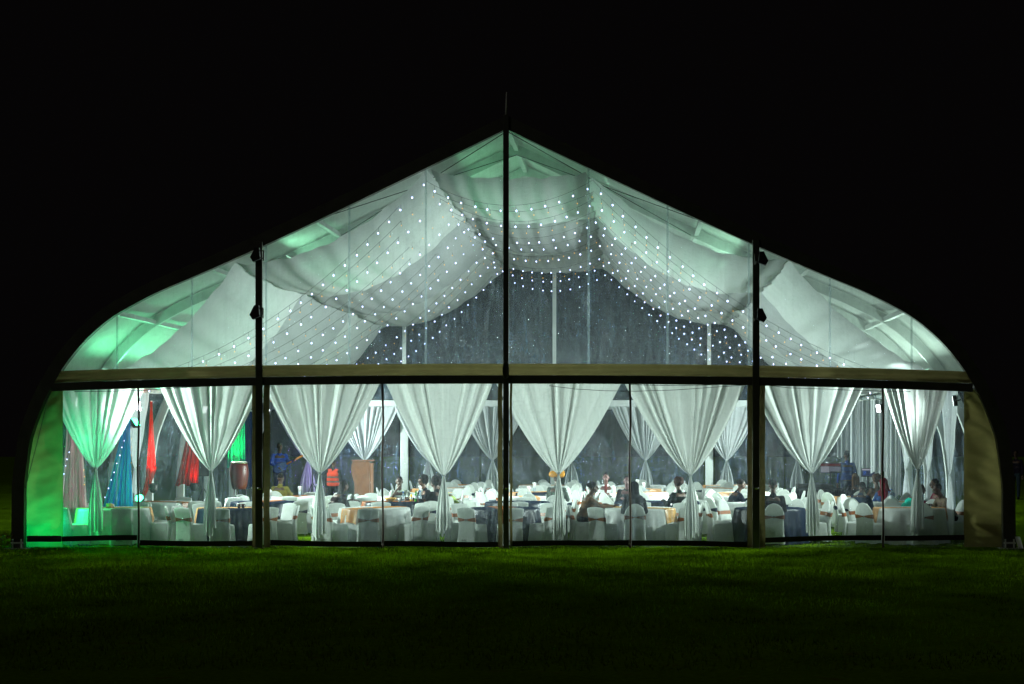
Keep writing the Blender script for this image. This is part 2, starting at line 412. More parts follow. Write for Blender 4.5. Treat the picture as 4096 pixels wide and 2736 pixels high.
# clear sheets: gable, front and back
def gable(y, name, mat, xs, zb0, wav):
    for xa, xb in zip(xs[:-1], xs[1:]):
        def fn(U, V, xa=xa, xb=xb):
            X = xa+(xb-xa)*U
            top = np.vectorize(roof_z)(X)-.004; bot = zb0+np.vectorize(bow)(X)*(1 if y < 1 else 0)
            Z = np.minimum(bot, top)+(top-np.minimum(bot, top))*V
            return X, y+wav*np.sin(X*2.1+Z*.8)*np.sin(np.pi*U), Z
        pn = gridmesh(40, 30, fn).build(name, mat, tent)
        yield xa, xb, pn
seams = {0: (465, 765), 1: (1062, 1395, 1702), 2: (2354, 2670, 2996), 3: (3321, 3648)}
for i, (xa, xb, pn) in enumerate(gable(.09, 'gable_window', M_pvcG, [-9.05, -4.97, 0., 5.03, 9.3], 3.70, .015)):
    for px in seams[i]:
        x = (px-2026)/198.; zt = roof_z(x)
        MB().box(x-.022, x+.022, .05, .055, 3.72+bow(x), zt).build('seam', M_seam, pn)
for _ in gable(D-.02, 'gable_window', M_pvcB, [-9.1, -4.9, 0., 5.05, 9.35], 3.4, .02): pass
ZW = 3.335
wins = [(-8.98, -7.46, .085, .10), (-7.40, -5.13, .0, -.02), (-4.77, -2.53, .0, -.03), (-2.47, -.14, -.02, -.03), (.11, 2.47, -.02, .01), (2.53, 4.86, .0, -.03), (5.21, 7.57, .06, .11), (7.64, 9.25, .10, .10)]
for i, (xa, xb, ha, hb) in enumerate(wins):
    def fn(U, V):
        X = xa+(xb-xa)*U; zt = ZW+.02+np.vectorize(bow)(X)
        zb = .015+.012*np.sin(X*9+i)*(1-V)+.01*np.sin(X*23)
        Z = zb+(zt-zb)*V
        return X, .03+.02*np.sin(X*2.3+i)*np.sin(Z*1.1)+.006*np.sin(X*9+Z*1.3), Z
    w = gridmesh(40, 40, fn).build('window_panel', M_pvcF, tent)
    def fh(U, V):
        X = xa-.0+(xb-xa)*U
        return X, -.012+.02*np.sin(X*2.3+i)*.1+0*V, .065+ha+(hb-ha)*U+.105*V+.008*np.sin(X*2.2)
    gridmesh(20, 2, fh).build('hem_band', M_hem, w)
for px, top in ((555, 3.3), (1531, 3.34), (2520, 3.35), (3530, 3.27)):
    x = (px-2026)/198.
    MB().tube([(x+.012*math.sin(z*3), -.03, z) for z in np.linspace(.0, top, 14)], .022, 6).tube([(x, -.03, .12), (x+.02, -.06, .02)], .02, 6).build('zip', M_zip, tent)
# canvas strips either side of the posts
for xa, xb in ((-5.13, -5.01), (-4.90, -4.77), (-.17, -.075), (.07, .12), (4.86, 4.97), (5.09, 5.22)):
    gridmesh(6, 40, lambda U, V: (xa+(xb-xa)*U+.006*np.sin(V*20), -.045+.014*np.sin(U*3+V*9), .02+V*3.33)).build('canvas_strip', M_olive, tent)
# corner canvas between the window and the leg
for s in (-1, 1):
    xi = -8.98 if s < 0 else 9.25
    def fn(U, V):
        Z = .02+3.20*V
        q = np.vectorize(lambda z: leg_x(z, s))(Z)
        X = xi+(q+s*.02-xi)*U
        w = (.018 if s < 0 else .030)*np.sin(Z*11+U*3.4+.9*np.sin(Z*2.1))+(.006 if s < 0 else .014)*np.sin(Z*23+U*6)+.05*np.sin(Z*2.2+U*2)
        return X, .055+w*np.sin(np.pi*np.clip(U, .08, .92)), Z
    cn = gridmesh(40, 130, fn).build('corner_canvas', M_canvas, tent)
    if s < 0: MB().box(-9.68, -8.985, -.03, -.02, .14, .26).build('hem_band', M_hem, cn)
# foot plates
for s, x in ((-1, -9.85), (1, 10.14)):
    MB().box(x-.22, x+.22, -.22, .22, 0, .02, .005).box(x-.1, x-.07, -.12, .1, .02, .2, .004).box(x+.07, x+.1, -.12, .1, .02, .2, .004).tube([(x-.12, -.1, .12), (x+.12, -.1, .12)], .02, 8).build('base_plate', M_frame, tent, smooth=False)
gridmesh(8, 10, lambda U, V: (10.24+.10*U+.07*(1-V), -.12+.03*np.sin(U*5), .01+.24*V)).build('canvas_flap', M_whitepost, tent)
# keyhole bracket at the middle of the eave
MB().tube([(.055*math.cos(a), -.19, 3.60+.17*math.sin(a)) for a in np.linspace(0, TAU, 25)], .014, 6).box(.01, .02, -.185, -.18, 3.5, 3.66).build('eave_bracket', M_alu, tent)

# off floodlights fixed on the front posts
def wedge(px, py, side, lab):
    c = at(px, py, -.2); r = thing('floodlight', lab, 'floodlight', c, 0, 'unlit floodlights on the front posts'); r.scale = (.82,)*3
    s = side
    pr = [(-.02, .17), (.09, .17), (.20, -.06), (.13, -.17), (-.04, -.10)]
    m = MB(); m.rings([[(s*x, y, z) for x, z in pr] for y in (-.09, .09)]); m.build('housing', M_black, r, smooth=False)
    MB().add([(s*.20, -.085, -.065), (s*.13, -.085, -.175), (s*.13, .085, -.175), (s*.20, .085, -.065)], [(0, 1, 2, 3)]).build('glass', M_chrome, r)
    MB().box(-.13*s-.015, -.13*s+.015, -.1, -.07, -.15, .1).tube([(-.13*s, -.08, .1), (0, 0, .1)], .012).tube([(-.13*s, -.08, -.1), (0, 0, -.06)], .012).build('bracket', M_alu, r)
wedge(1036, 1020, -1, 'small dark floodlight high on the left front post')
wedge(1034, 1250, -1, 'dark floodlight lower on the left front post above the eave')
wedge(3040, 1035, 1, 'dark angular floodlight high on the right front post')
wedge(3034, 1262, 1, 'dark angular floodlight lower on the right front post')

# ------------------------------------------------------------------ ceiling drapes
HK = [(-8.85, 3.42), (-5.56, 5.76), (-1.60, 7.66), (1.64, 7.64), (5.70, 5.84), (9.05, 3.42)]
YS = [.25, 7.0, 14.0, 20.1]
bayname = ['front', 'middle', 'rear']; panname = ['left eave', 'left slope', 'ridge', 'right slope', 'right eave']
for b in range(3):
    for p in range(5):
        (xa, za), (xb, zb) = HK[p], HK[p+1]
        y0, y1 = YS[b]-(.10 if b else 0), YS[b+1]+(.12 if b < 2 else 0)
        sx = [.68, .56, .15, .56, .40][p]
        ph = rng.uniform(0, 6, 4); sgY = [.13, .13, .10][b]
        def fn(U, V):
            X = xa+(xb-xa)*U
            sag = sx*(4*U*(1-U))
            hem = 1-np.exp(-(1-np.abs(2*V-1))*6)
            Z = za+(zb-za)*U-sag*((.84, .80, .86)[b]+(.36, .36, .16)[b]*V**1.5) - sgY*np.sin(np.pi*V)*((.35+.65*(4*U*(1-U))**.5) if 0 < p < 4 else (.12+.7*4*U*(1-U)))*(.6 if p == 2 else 1) + .03*b
            wr = .016*np.sin(U*31+ph[0]+3*V)+.012*np.sin(U*57+ph[1]+2*np.sin(V*3))+.02*np.sin(V*14+ph[2])*np.exp(-U*7)+.02*np.sin(V*15+ph[3])*np.exp(-(1-U)*7)
            Xp = X+(.03*np.sin(V*17+ph[2])+.02*np.sin(V*41+ph[1]))*(np.exp(-U*9)-np.exp(-(1-U)*9))
            return Xp, y0+(y1-y0)*V+.10*np.sin(U*np.pi)*(V-.5)*-1, Z+wr
        o = gridmesh(70, 50, fn).build('ceiling_drape', M_drape_shaded if b == 1 else M_drape)
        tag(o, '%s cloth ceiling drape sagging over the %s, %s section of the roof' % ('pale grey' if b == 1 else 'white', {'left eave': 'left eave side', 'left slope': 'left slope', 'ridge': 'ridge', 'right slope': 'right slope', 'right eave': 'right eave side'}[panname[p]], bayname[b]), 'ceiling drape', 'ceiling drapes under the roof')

# ------------------------------------------------------------------ curtains
def curtain(name, label, cat, top, tie, tail_w, zb, wl, wr, mat, axis=(1, 0), group=None, n=150, pl=10., amp=.055, tmat=None, seed=0, ztop=None, tailoff=0.):
    """top: height; tie: Vector; wl/wr half widths at the top; axis: horizontal direction of the cloth"""
    rg = np.random.default_rng(seed+100)
    root = thing(name, label, cat, (tie.x, tie.y, 0), 0, group)
    ax = np.array(axis, float); nx = np.array((-axis[1], axis[0]), float)
    ph = rg.uniform(0, TAU, 6); fr = rg.uniform(.85, 1.15, 4); zt = tie.z
    def warp(U):
        return U+.040*np.sin(U*TAU*2+ph[0])+.016*np.sin(U*TAU*5+ph[1])
    def fn(U, V):
        t = V; sh = np.maximum(1-t, 0)**.80
        off = (-wl+(wl+wr)*U)*sh+(U-.5)*.055*1.0
        W = warp(U)+.006*np.sin(U*31+t*5+ph[0])*t; A = amp*(1-.5*t)*(.75+.5*np.sin(U*7+ph[5]))
        fold = A*np.sin(W*TAU*pl*fr[0]+ph[2]+.5*t)+A*.40*np.sin(W*TAU*pl*1.7*fr[1]+ph[3]+1.2*t)*(.4+.6*np.sin(U*5+ph[0])**2)+A*.16*np.sin(W*TAU*pl*3.1+ph[4])*t+.012*np.sin(U*11+V*9+ph[1])*np.sin(V*6+ph[2])
        off = off+.35*A*np.cos(W*TAU*pl*fr[0]+ph[2]+.5*t)*(.3+.7*sh)
        z = top+(zt-top)*t-.05*np.sin(np.pi*t)*(np.abs(2*U-1)**2)
        k = np.minimum(1, (1-t)*8+.18)
        return off*ax[0]+fold*k*nx[0], off*ax[1]+fold*k*nx[1], z
    gridmesh(n, 46, fn).build('curtain_panel', mat, root)
    hw = tail_w/2
    def fn2(U, V):
        t = V; s = .11+.89*np.sin(np.minimum(t*1.25, 1)*np.pi/2)**1.1*(1-.06*t)
        uu = 2*U-1
        bot = zb+.16*np.clip((uu-.15)*1.2, 0, .7)+.05*np.sin(U*9+ph[5])+.03*np.sin(U*25)
        z = zt-.005+(bot-zt)*t
        off = uu*hw*s+tailoff*t
        A = .045*(.35+.65*s)
        fold = A*np.sin(warp(U)*TAU*4.2+ph[1])+A*.5*np.sin(U*TAU*8.3+ph[4]+t)
        return off*ax[0]+fold*nx[0], off*ax[1]+fold*nx[1], z
    gridmesh(70, 36, fn2).build('curtain_tail', tmat or mat, root)
    MB().tube([(.034*math.cos(a)*ax[0]+.026*math.sin(a)*nx[0], .034*math.cos(a)*ax[1]+.026*math.sin(a)*nx[1], zt+.004*math.sin(a*2)) for a in np.linspace(0, TAU, 17)], .014, 6).build('tie_band', mat, root)
    return root
ordn = ['leftmost', 'second', 'third', 'fourth', 'fifth', 'sixth', 'seventh', 'rightmost']
CUR = [((186, 584), (382, 1873), (352, 416), 2136), ((633, 1048), (844, 1881), (811, 865), 2139), ((1051, 1518), (1280, 1891), (1252, 1309), 2149), ((1548, 1972), (1775, 1901), (1742, 1803), 2134),
       ((1985, 2485), (2234, 1893), (2209, 2265), 2159), ((2497, 2985), (2762, 1899), (2735, 2798), 2159), ((2992, 3463), (3246, 1890), (3224, 3282), 2144), ((3532, 3797), (3671, 1877), (3640, 3697), 2136)]
YC = .32
for i, ((l, r), (tx, ty), (a, b), yb) in enumerate(CUR):
    k = (YC-CY)/F
    curtain('curtain', ('white curtain tied in the middle behind the front windows, %s of the eight' % ordn[i]), 'curtain', 3.40, at(tx, ty, YC), (b-a)*k, at(0, yb, YC).z,
            (tx-l)*k, (r-tx)*k, M_curt, group='front curtains tied at the waist', seed=i, tailoff=((a+b)/2-tx)*k, pl=7.6+.6*(i % 3), amp=.042)
BX = [-8.0, -6.15, -4.1, -2.0, .57, 2.97, 5.6, 7.9]
for i, x in enumerate(BX):
    curtain('curtain', 'white tied curtain on the far end wall, %s of the eight there' % ordn[i], 'curtain', 3.2, Vector((x, D-.35, 1.47)), .5, .25, 1.1, 1.1, M_curtback, group='tied curtains on the far end wall', seed=20+i, n=110)
SY = [1.75, 4.3, 7.3]
for i, y in enumerate(SY):
    curtain('curtain', 'white tied curtain on the right side wall, %s from the front' % ['first', 'second', 'third'][i], 'curtain', 3.3, Vector((9.30, y, 1.45)), .62, .15, .95, .95, M_curtback, axis=(0, 1), group='tied curtains on the right side wall', seed=40+i, n=110)
for i, y in enumerate([2.6, 5.4]):
    curtain('curtain', 'white tied curtain on the left side wall, %s' % ['between the pink and blue voile drapes', 'between the blue and red voile drapes'][i], 'curtain', 3.3, Vector((-9.15, y, 1.5)), .6, .15, 1.1, 1.1, M_curtback, axis=(0, 1), group='tied curtains on the left side wall', seed=50+i, n=110)
# straight white hangings at the far right
def hanging(name, label, cat, cx, cy, w, zt, zb, mat, axis=(1, 0), seed=0, top_w=None, group=None, pl=4, sway=0.):
    rg = np.random.default_rng(seed+300); ph = rg.uniform(0, TAU, 4); tw = top_w or w
    root = thing(name, label, cat, (cx, cy, 0), 0, group)
    ax = axis; nx = (-axis[1], axis[0])
    def fn(U, V):
        ww = tw+(w-tw)*V**1.2; off = (U-.5)*ww+sway*V
        A = .05*np.minimum(1, ww/.5)
        f = A*np.sin(U*TAU*pl+ph[0]+.4*V)+.5*A*np.sin(U*TAU*pl*2.3+ph[1])
        return off*ax[0]+f*nx[0], off*ax[1]+f*nx[1], zt+(zb+.03*np.sin(U*13+ph[2])-zt)*V
    gridmesh(80, 30, fn).build('cloth', mat, root)
    MB().tube([(-.5*tw*ax[0], -.5*tw*ax[1], zt+.01), (.5*tw*ax[0], .5*tw*ax[1], zt+.01)], .014, 6).build('rail', M_frame, root)
    return root
for i, (px, Y, w, yb) in enumerate([(3378, 19.3, .5, 1830), (3432, 15.5, .45, 1930), (3462, 13.2, .4, 1925), (3520, 12.0, .5, 1890), (3570, 8.9, .42, 1985)]):
    p = at(px, yb, Y)
    hanging('hanging_drape', 'straight white hanging drape on the right side, %s from the far end' % ['first', 'second', 'third', 'fourth', 'fifth'][i], 'drape', p.x, Y, w, 3.25, max(p.z, .1), M_curtback, seed=i, group='straight white drapes on the right side', pl=3)
# coloured voile on the left wall
pk = hanging('voile_drape', 'pale pink voile drape with fairy lights at the left wall', 'voile drape', -9.36, 1.80, .72, 2.5, .3, M_pink, axis=(.6, .8), seed=21, top_w=.35, pl=7)
bl = hanging('voile_drape', 'bright blue voile drape with fairy lights near the left wall', 'voile drape', -8.5, 2.75, .78, 2.75, .3, M_blue, axis=(.85, .5), seed=22, top_w=.12, pl=5, sway=-.24)
rd1 = hanging('voile_drape', 'narrow red voile drape glowing orange beside the left zip', 'voile drape', -9.12, 6.6, .22, 3.1, 1.5, M_red, axis=(.9, .4), seed=23, top_w=.05, pl=3)
gridmesh(16, 12, lambda U, V: ((U-.5)*(.20*(1-V)+.05)-.30*V**1.5, .02*np.sin(U*9), 1.52-.95*V)).build('cloth_tail', M_red, rd1)
rd2 = hanging('voile_drape', 'dark red voile drape on the stage behind the second curtain', 'voile drape', -9.15, 10.8, .6, 2.75, .95, M_red, axis=(.9, .4), seed=24, top_w=.3, pl=4, sway=-.25)
tl = hanging('voile_drape', 'green-lit teal voile drape above the red conga drum', 'voile drape', -9.15, 15.2, .55, 3.0, 1.35, M_teal, axis=(.9, .4), seed=25, top_w=.5, pl=5)
b2 = hanging('voile_drape', 'dark blue voile drape on the stage beside the left front post', 'voile drape', -8.95, 16.0, .45, 3.0, .7, M_bluedk, axis=(.9, .4), seed=26, top_w=.5, pl=5)
# ------------------------------------------------------------------ festoon strings
def festoon(pts, label, mat, spacing, drop, name='festoon_string', size=1., group='festoon strings under the ceiling', zmin=3.2):
    """pts: polyline of the cable (dense)"""
    root = thing(name, label, 'string lights', (pts[0].x, pts[0].y, 0), 0, group)
    cb = MB().tube(pts, .0030, 4)
    acc = 0.; nb = 0
    bm_ = bpy.data.meshes.get('bulb_'+mat.name+str(size))
    if bm_ is None:
        q = MB().ball((0, 0, -drop-.02*size), (.0155*size, .0155*size, .020*size), 10, 7)
        bm_ = bpy.data.meshes.new('bulb_'+mat.name+str(size)); bm_.from_pydata(q.v, [], q.f); bm_.shade_smooth(); bm_.materials.append(mat)
    for a, b in zip(pts[:-1], pts[1:]):
        acc += (b-a).length
        if acc >= spacing:
            acc = random.uniform(-.03, .03)
            if b.z < zmin: continue
            o = bpy.data.objects.new('bulb', bm_); C.objects.link(o); o.parent = root
            o.location = b-root.location; o.rotation_euler = (random.uniform(-.12, .12), random.uniform(-.15, .15), 0); o.scale = (random.uniform(.78, 1.18),)*2+(1,)
            cb.tube([b, b+Vector((0, 0, -drop))], .0030, 4); nb += 1
    cb.build('cable', M_wire, root, world=True)
def fest_pts(Y, dz, jit):
    kn = [(-8.75, 3.28), (-1.78, 7.58+dz), (1.72, 7.56+dz), (8.95, 3.28)]; sag = [.86, .48, .76]; out = []
    for i in range(3):
        a, b = kn[i], kn[i+1]
        for k in range(90):
            t = k/90; out.append(Vector((a[0]+(b[0]-a[0])*t, Y+jit*math.sin(t*3.1), a[1]+(b[1]-a[1])*t-(sag[i]+.05*math.sin(Y*2+i))*4*t*(1-t))))
    return out
W_Y = [.75, 3.1, 6.1, 8.5, 11.2, 14.0, 16.6, 19.3]; A_Y = [1.9, 4.8, 9.8, 15.2]
nth = ['first', 'second', 'third', 'fourth', 'fifth', 'sixth', 'seventh', 'eighth', 'ninth', 'tenth']
for i, y in enumerate(W_Y): festoon(fest_pts(y, -.02*(i % 3), .15), 'festoon string of bright white bulbs, %s from the front' % nth[i], M_bulb, .275, .10, zmin=3.35)
for i, y in enumerate(A_Y): festoon(fest_pts(y, -.06, .1), 'festoon string of dim amber bulbs, %s from the front' % nth[i], M_amber, .29, .09, size=.62, zmin=3.35)
def droplights(pa, pb, label, mat, n, size=.62):
    L = (pb-pa).length; m = 160
    festoon([pa.lerp(pb, k/m)+Vector((.004*math.sin(k*.3), 0, 0)) for k in range(m+1)], label, mat, L/(n+.5), .03, 'fairy_light_string', size, 'fairy lights on the voile drapes', 0.)
droplights(at(508, 1725, 2.5), at(412, 2010, 2.35), 'white fairy lights down the near edge of the blue voile drape', M_bulb, 9)
droplights(at(284, 1770, 1.58), at(241, 1940, 1.45), 'white fairy lights down the left edge of the pink voile drape', M_bulb, 5)
droplights(at(336, 1830, 1.95), at(338, 2000, 2.0), 'amber fairy lights down the right edge of the pink voile drape', M_amber, 5)
droplights(at(528, 1720, 2.85), at(524, 1985, 2.85), 'amber fairy lights down the right edge of the blue voile drape', M_amber, 9, .5)

# ------------------------------------------------------------------ lamps
def aim(o, tgt):
    d = Vector(tgt)-o.location; o.rotation_euler = d.to_track_quat('-Z', 'Y').to_euler()
def flood(loc, tgt, power, col, label, size=.25, lens=None, name='floodlight', spread=None, group='lit floodlights on the eaves'):
    r = thing(name, label, 'floodlight', loc, 0, group)
    d = (Vector(tgt)-Vector(loc)).normalized(); M = d.to_track_quat('-Z', 'Y').to_matrix().to_4x4()
    h = size/2
    MB().box(-h-.02, h+.02, -h*.75-.02, h*.75+.02, .012, .09, .012, M).build('housing', M_black, r)
    MB().add([M @ Vector(v) for v in ((-h, -h*.75, .004), (h, -h*.75, .004), (h, h*.75, .004), (-h, h*.75, .004))], [(0, 1, 2, 3)]).build('lens', lens or M_lensW, r)
    MB().tube([M @ Vector(v) for v in ((-h-.04, 0, .05), (-h-.04, 0, .16), (h+.04, 0, .16), (h+.04, 0, .05))], .01, 6).build('bracket', M_black, r)
    l = bpy.data.lights.new('lamp', 'AREA'); l.shape = 'RECTANGLE'; l.size = size; l.size_y = size*.75; l.energy = power; l.color = col
    if spread: l.spread = R(spread)
    lo = bpy.data.objects.new('lamp', l); C.objects.link(lo); lo.parent = r; lo.matrix_local = Matrix.Translation(d*.01) @ M
    return r
WCOL = (.80, 1.0, .93)
PW = 4.3
LF = [(-9.0, .95), (-9.1, 5.5), (-9.1, 11.5), (-8.8, 18.0)]
ln = ['at the front corner', 'second from the front', 'third from the front', 'at the far end']
for i, (x, y) in enumerate(LF):
    flood((x, y, 2.98), (1, y+[2.0, 0, -2.5, 1.2][i], 1.4), [62, 185, 185, 60][i]*PW, WCOL, 'lit white floodlight on the left eave, %s' % ln[i], spread=105)
RF = [(9.2, .95), (9.2, 6.0), (9.15, 10.9), (8.9, 17.0)]
for i, (x, y) in enumerate(RF):
    flood((x, y, 3.0), (-1, y+[2.0, 0, -2.5, 1.6][i], 1.4), [55, 180, 180, 55][i]*PW, WCOL, 'lit white floodlight on the right eave, %s' % ln[i], spread=105)
# added roof washers, out of sight above the drape
GR = (.08, 1., .38)
def added_batten(x, z, tx, tz, y0, y1, pw, col, label):
    """long LED strip lying along the top of the drape, washing the roof above it"""
    yc = (y0+y1)/2; r = thing('light_batten', label, 'light strip', (x, yc, z), 0, 'LED strips hidden above the ceiling drapes'); L = y1-y0
    d = (Vector((tx, yc, tz))-Vector((x, yc, z))).normalized()
    M = Matrix((Vector((0, 1, 0)).cross(-d).cross(Vector((0, 0, 0))) if False else Vector((0, 1, 0)), (-d).cross(Vector((0, 1, 0))), -d)).transposed().to_4x4()
    MB().box(-L/2, L/2, -.03, .03, .004, .03, .004, M).build('housing', M_frame, r, smooth=False)
    MB().add([M @ Vector(v) for v in ((-L/2, -.022, .002), (L/2, -.022, .002), (L/2, .022, .002), (-L/2, .022, .002))], [(0, 1, 2, 3)]).build('lens', M_lensD, r)
    l = bpy.data.lights.new('lamp', 'AREA'); l.shape = 'RECTANGLE'; l.size = L; l.size_y = .06; l.energy = pw; l.color = col
    lo = bpy.data.objects.new('lamp', l); C.objects.link(lo); lo.parent = r; lo.matrix_local = Matrix.Translation(d*.01) @ M
for x, z, tx, tz, pw, col, nm in [(-8.55, 3.68, -7.7, 5.2, 52, (.16, 1., .45), 'left eave'), (-4.7, 6.05, -3.6, 6.9, 26, (.34, 1., .58), 'left slope'), (-.9, 7.66, 0, 8.4, 11, (.24, 1., .46), 'ridge'), (4.7, 6.06, 3.7, 6.9, 24, (.48, 1., .68), 'right slope'), (8.75, 3.68, 7.9, 5.2, 44, (.70, 1., .84), 'right eave')]:
    added_batten(x, z, tx, tz, 1.2, 6.6, pw, col, 'LED strip lying above the drape along the %s' % nm)
for x, z, tx, tz, pw, col, nm in [(-8.55, 3.68, -7.7, 5.2, 30, (.3, 1., .55), 'left eave'), (8.75, 3.68, 7.9, 5.2, 24, (.75, 1., .88), 'right eave')]:
    added_batten(x, z, tx, tz, 8, 18, pw, col, 'LED strip above the drape along the rear of the %s' % nm)
flood((-9.05, 1.55, 2.2), (-8.0, .3, 2.1), 22, (.06, 1., .40), 'green floodlight on the left side wall behind the leftmost curtain', spread=110, size=.22, lens=M_lensG, group='green floodlights on the left side wall')  # lamp added to tint the leftmost curtain green
flood((-9.0, 5.0, 2.6), (-4.4, 4.4, 5.7), 75, GR, 'green floodlight on the left side wall aimed up at the ceiling drape', spread=62, size=.26, lens=M_lensG, group='green floodlights on the left side wall')  # lamp added to wash the ceiling drape green
def par(loc, tgt, power, col, lens, label, spread=70, size=.2):
    r = thing('uplight', label, 'uplight', loc); d = (Vector(tgt)-Vector(loc)).normalized(); M = d.to_track_quat('-Z', 'Y').to_matrix().to_4x4()
    prof_ = [(.05, .20), (.085, .16), (.10, .05), (.105, 0), (.095, 0), (.09, .03)]
    m = MB().lathe(prof_, 20, capt=False); m.v = [tuple(M @ Vector(v)) for v in m.v]; m.build('housing', M_black, r)
    m = MB().lathe([(.001, .028), (.09, .029)], 20); m.v = [tuple(M @ Vector(v)) for v in m.v]; m.build('lens', lens, r)
    m = MB().tube([(-.12, 0, .1), (-.12, 0, -.12), (.12, 0, -.12), (.12, 0, .1)], .012, 6); m.build('yoke', M_black, r)
    l = bpy.data.lights.new('lamp', 'AREA'); l.shape = 'DISK'; l.size = size; l.energy = power; l.color = col; l.spread = R(spread)
    lo = bpy.data.objects.new('lamp', l); C.objects.link(lo); lo.parent = r; lo.matrix_local = Matrix.Translation(d*.03) @ M
    return r
par((-9.50, .95, .14), (-9.40, .05, 1.35), 50, (.0, 1., .42), M_lensG, 'green uplight on the grass behind the left corner canvas', 150)
par((-9.5, 1.0, 1.15), (-8.9, .95, .6), 40, (.02, 1., .2), M_lensG, 'green spotlight shining on the leftmost front chair', 120)
p_ = at(556, 1990, 3.9); par(tuple(p_), (-8.5, 2.8, 1.4), 10, (.03, 1., .25), M_lensG, 'green uplight glowing beside the foot of the blue drape', 120)
par((-8.95, 6.2, 1.1), (-9.15, 6.7, 2.4), 16, (1., .05, .02), M_lensR, 'red uplight below the narrow red drape', 60)
p_ = at(778, 1935, 10.6); par(tuple(p_), (-9.15, 10.9, 2.2), 2.5, (1., .05, .03), M_lensR, 'red uplight at the dark red stage drape', 90)
par((-9.0, 14.6, 1.25), (-9.1, 15.3, 2.6), 26, (.03, 1., .25), M_lensG, 'green uplight below the teal stage drape', 80)  # lamp added on the stage to light the teal drape green
par((-7.4, 18.9, .3), (-7.6, 20.2, 1.8), 7, (.45, .2, 1.), M_lensP, 'violet uplight at the far left curtains', 100)  # lamp added to tint the far left curtains violet
par((-8.6, 15.3, .6), (-8.95, 16.1, 2.0), 2, (.1, .25, 1.), M_lensP, 'blue uplight at the dark blue stage drape', 100)  # lamp added on the stage to give the dark drape a blue glow

# ------------------------------------------------------------------ chairs
def sring(z, cy, hw, hd, e=5, n=36, arch=0., scal=0.):
    out = []
    for k in range(n):
        a = TAU*k/n; c, s_ = math.cos(a), math.sin(a)
        x = hw*math.copysign(abs(c)**(2/e), c); y = hd*math.copysign(abs(s_)**(2/e), s_)
        corner = min(1, (abs(x)/hw)*(abs(y)/hd)) if hd > 0 else 0
        zz = z+arch*(1-(x/hw)**2)+scal*(1-corner**3)
        out.append((x, cy+y, zz))
    return out
def back_prof(kind):
    if kind == 'square':
        q = [(0, -.255, .222, .035), (.2, -.235, .212, .035), (.42, -.222, .205, .04), (.50, -.236, .203, .036), (.60, -.262, .206, .03), (.70, -.288, .212, .027), (.755, -.300, .213, .024), (.775, -.304, .205, .016), (.782, -.305, .17, .006)]
    else:
        q = [(0, -.25, .228, .035), (.2, -.235, .218, .036), (.42, -.222, .212, .042), (.52, -.238, .210, .038), (.60, -.258, .213, .034)]
        for k in range(1, 9):
            t = k/8.2; q.append((.60+.285*math.sin(t*math.pi/2), -.258-.07*math.sin(t*math.pi/2), .215*math.cos(t*math.pi/2)+.004, .034*(1-.6*t)))
    return q
def chair(kind, sash):
    r = thing('covered_chair', 'chair', 'chair', (0, 0, -50))
    m = MB(); sc = .045 if kind == 'round' else .03
    m.rings([sring(.01, .01, .245, .240, 6, scal=sc), sring(.2, 0, .228, .226, 6), sring(.40, 0, .215, .214, 6), sring(.432, 0, .207, .205, 6), sring(.44, 0, .18, .18, 5), sring(.445, 0, .08, .08, 3)], capb=False)
    m.build('seat_cover', M_cover, r)
    m = MB(); q = back_prof(kind); R_ = []
    for i, (z, cy, hw, hd) in enumerate(q):
        ar = .022*min(1, max(0, (z-.5)/.25)) if kind == 'square' else 0
        R_.append(sring(z+(.01 if i == 0 else 0), cy, hw, hd, 6 if i < 5 else 5, arch=ar, scal=sc if i == 0 else 0))
    m.rings(R_, capb=False); m.build('back_cover', M_cover, r)
    zz = [p[0] for p in q]
    f = lambda z, j: float(np.interp(z, zz, [p[j] for p in q]))
    if kind == 'square':     # the moulded plastic back inside the thin cover
        m = MB(); n = 12
        def slab(x0, x1, z0, z1, w0=0, w1=0):
            m.rings([[(x0+w0*k, f(z, 1)-.012, z), (x1-w0*k, f(z, 1)-.012, z), (x1-w0*k, f(z, 1)+.012, z), (x0+w0*k, f(z, 1)+.012, z)] for z, k in [(z0+(z1-z0)*i/6, math.sin(i/6*math.pi)) for i in range(7)]])
        slab(-.18, -.145, .40, .66); slab(.145, .18, .40, .66); slab(-.115, .115, .40, .66, .045); slab(-.18, .18, .66, .765)
        m.build('backrest', M_plastic, r, smooth=False)
        for sx in (-1, 1):
            MB().cap((sx*.17, -.19, .42), .022, (sx*.19, -.215, .01), .018, 8).build('leg', M_plastic, r)
    if sash:
        m = MB(); za = .545 if kind == 'square' else .60; n = 36; A = []; B = []; Ci = []; Di = []
        for k in range(n):
            a = TAU*k/n; c, s_ = math.cos(a), math.sin(a)
            hw, hd = f(za, 2)+.006, f(za, 3)+.007
            x = hw*math.copysign(abs(c)**(.4), c); y = hd*math.copysign(abs(s_)**(.4), s_)
            h = .038 if y > 0 else .012+.034*abs(x/hw)**.9
            A.append((x, f(za-h, 1)+y, za-h)); B.append((x, f(za+h, 1)+y, za+h))
        m.rings([A, B], capb=False, capt=False); so = m.build('sash', sash, r)
        yb = f(za, 1)-f(za, 3)-.014
        MB().tube([(.022*math.cos(a), yb, za+.022*math.sin(a)) for a in np.linspace(0, TAU, 17)], .006, 6).build('buckle', M_chrome, so)
    return r
PROTO = {('square', None): chair('square', None), ('square', 'brown'): chair('square', M_brown), ('square', 'navy'): chair('square', M_navy),
         ('round', 'brown'): chair('round', M_brown), ('round', 'navy'): chair('round', M_navy), ('round', None): chair('round', None)}

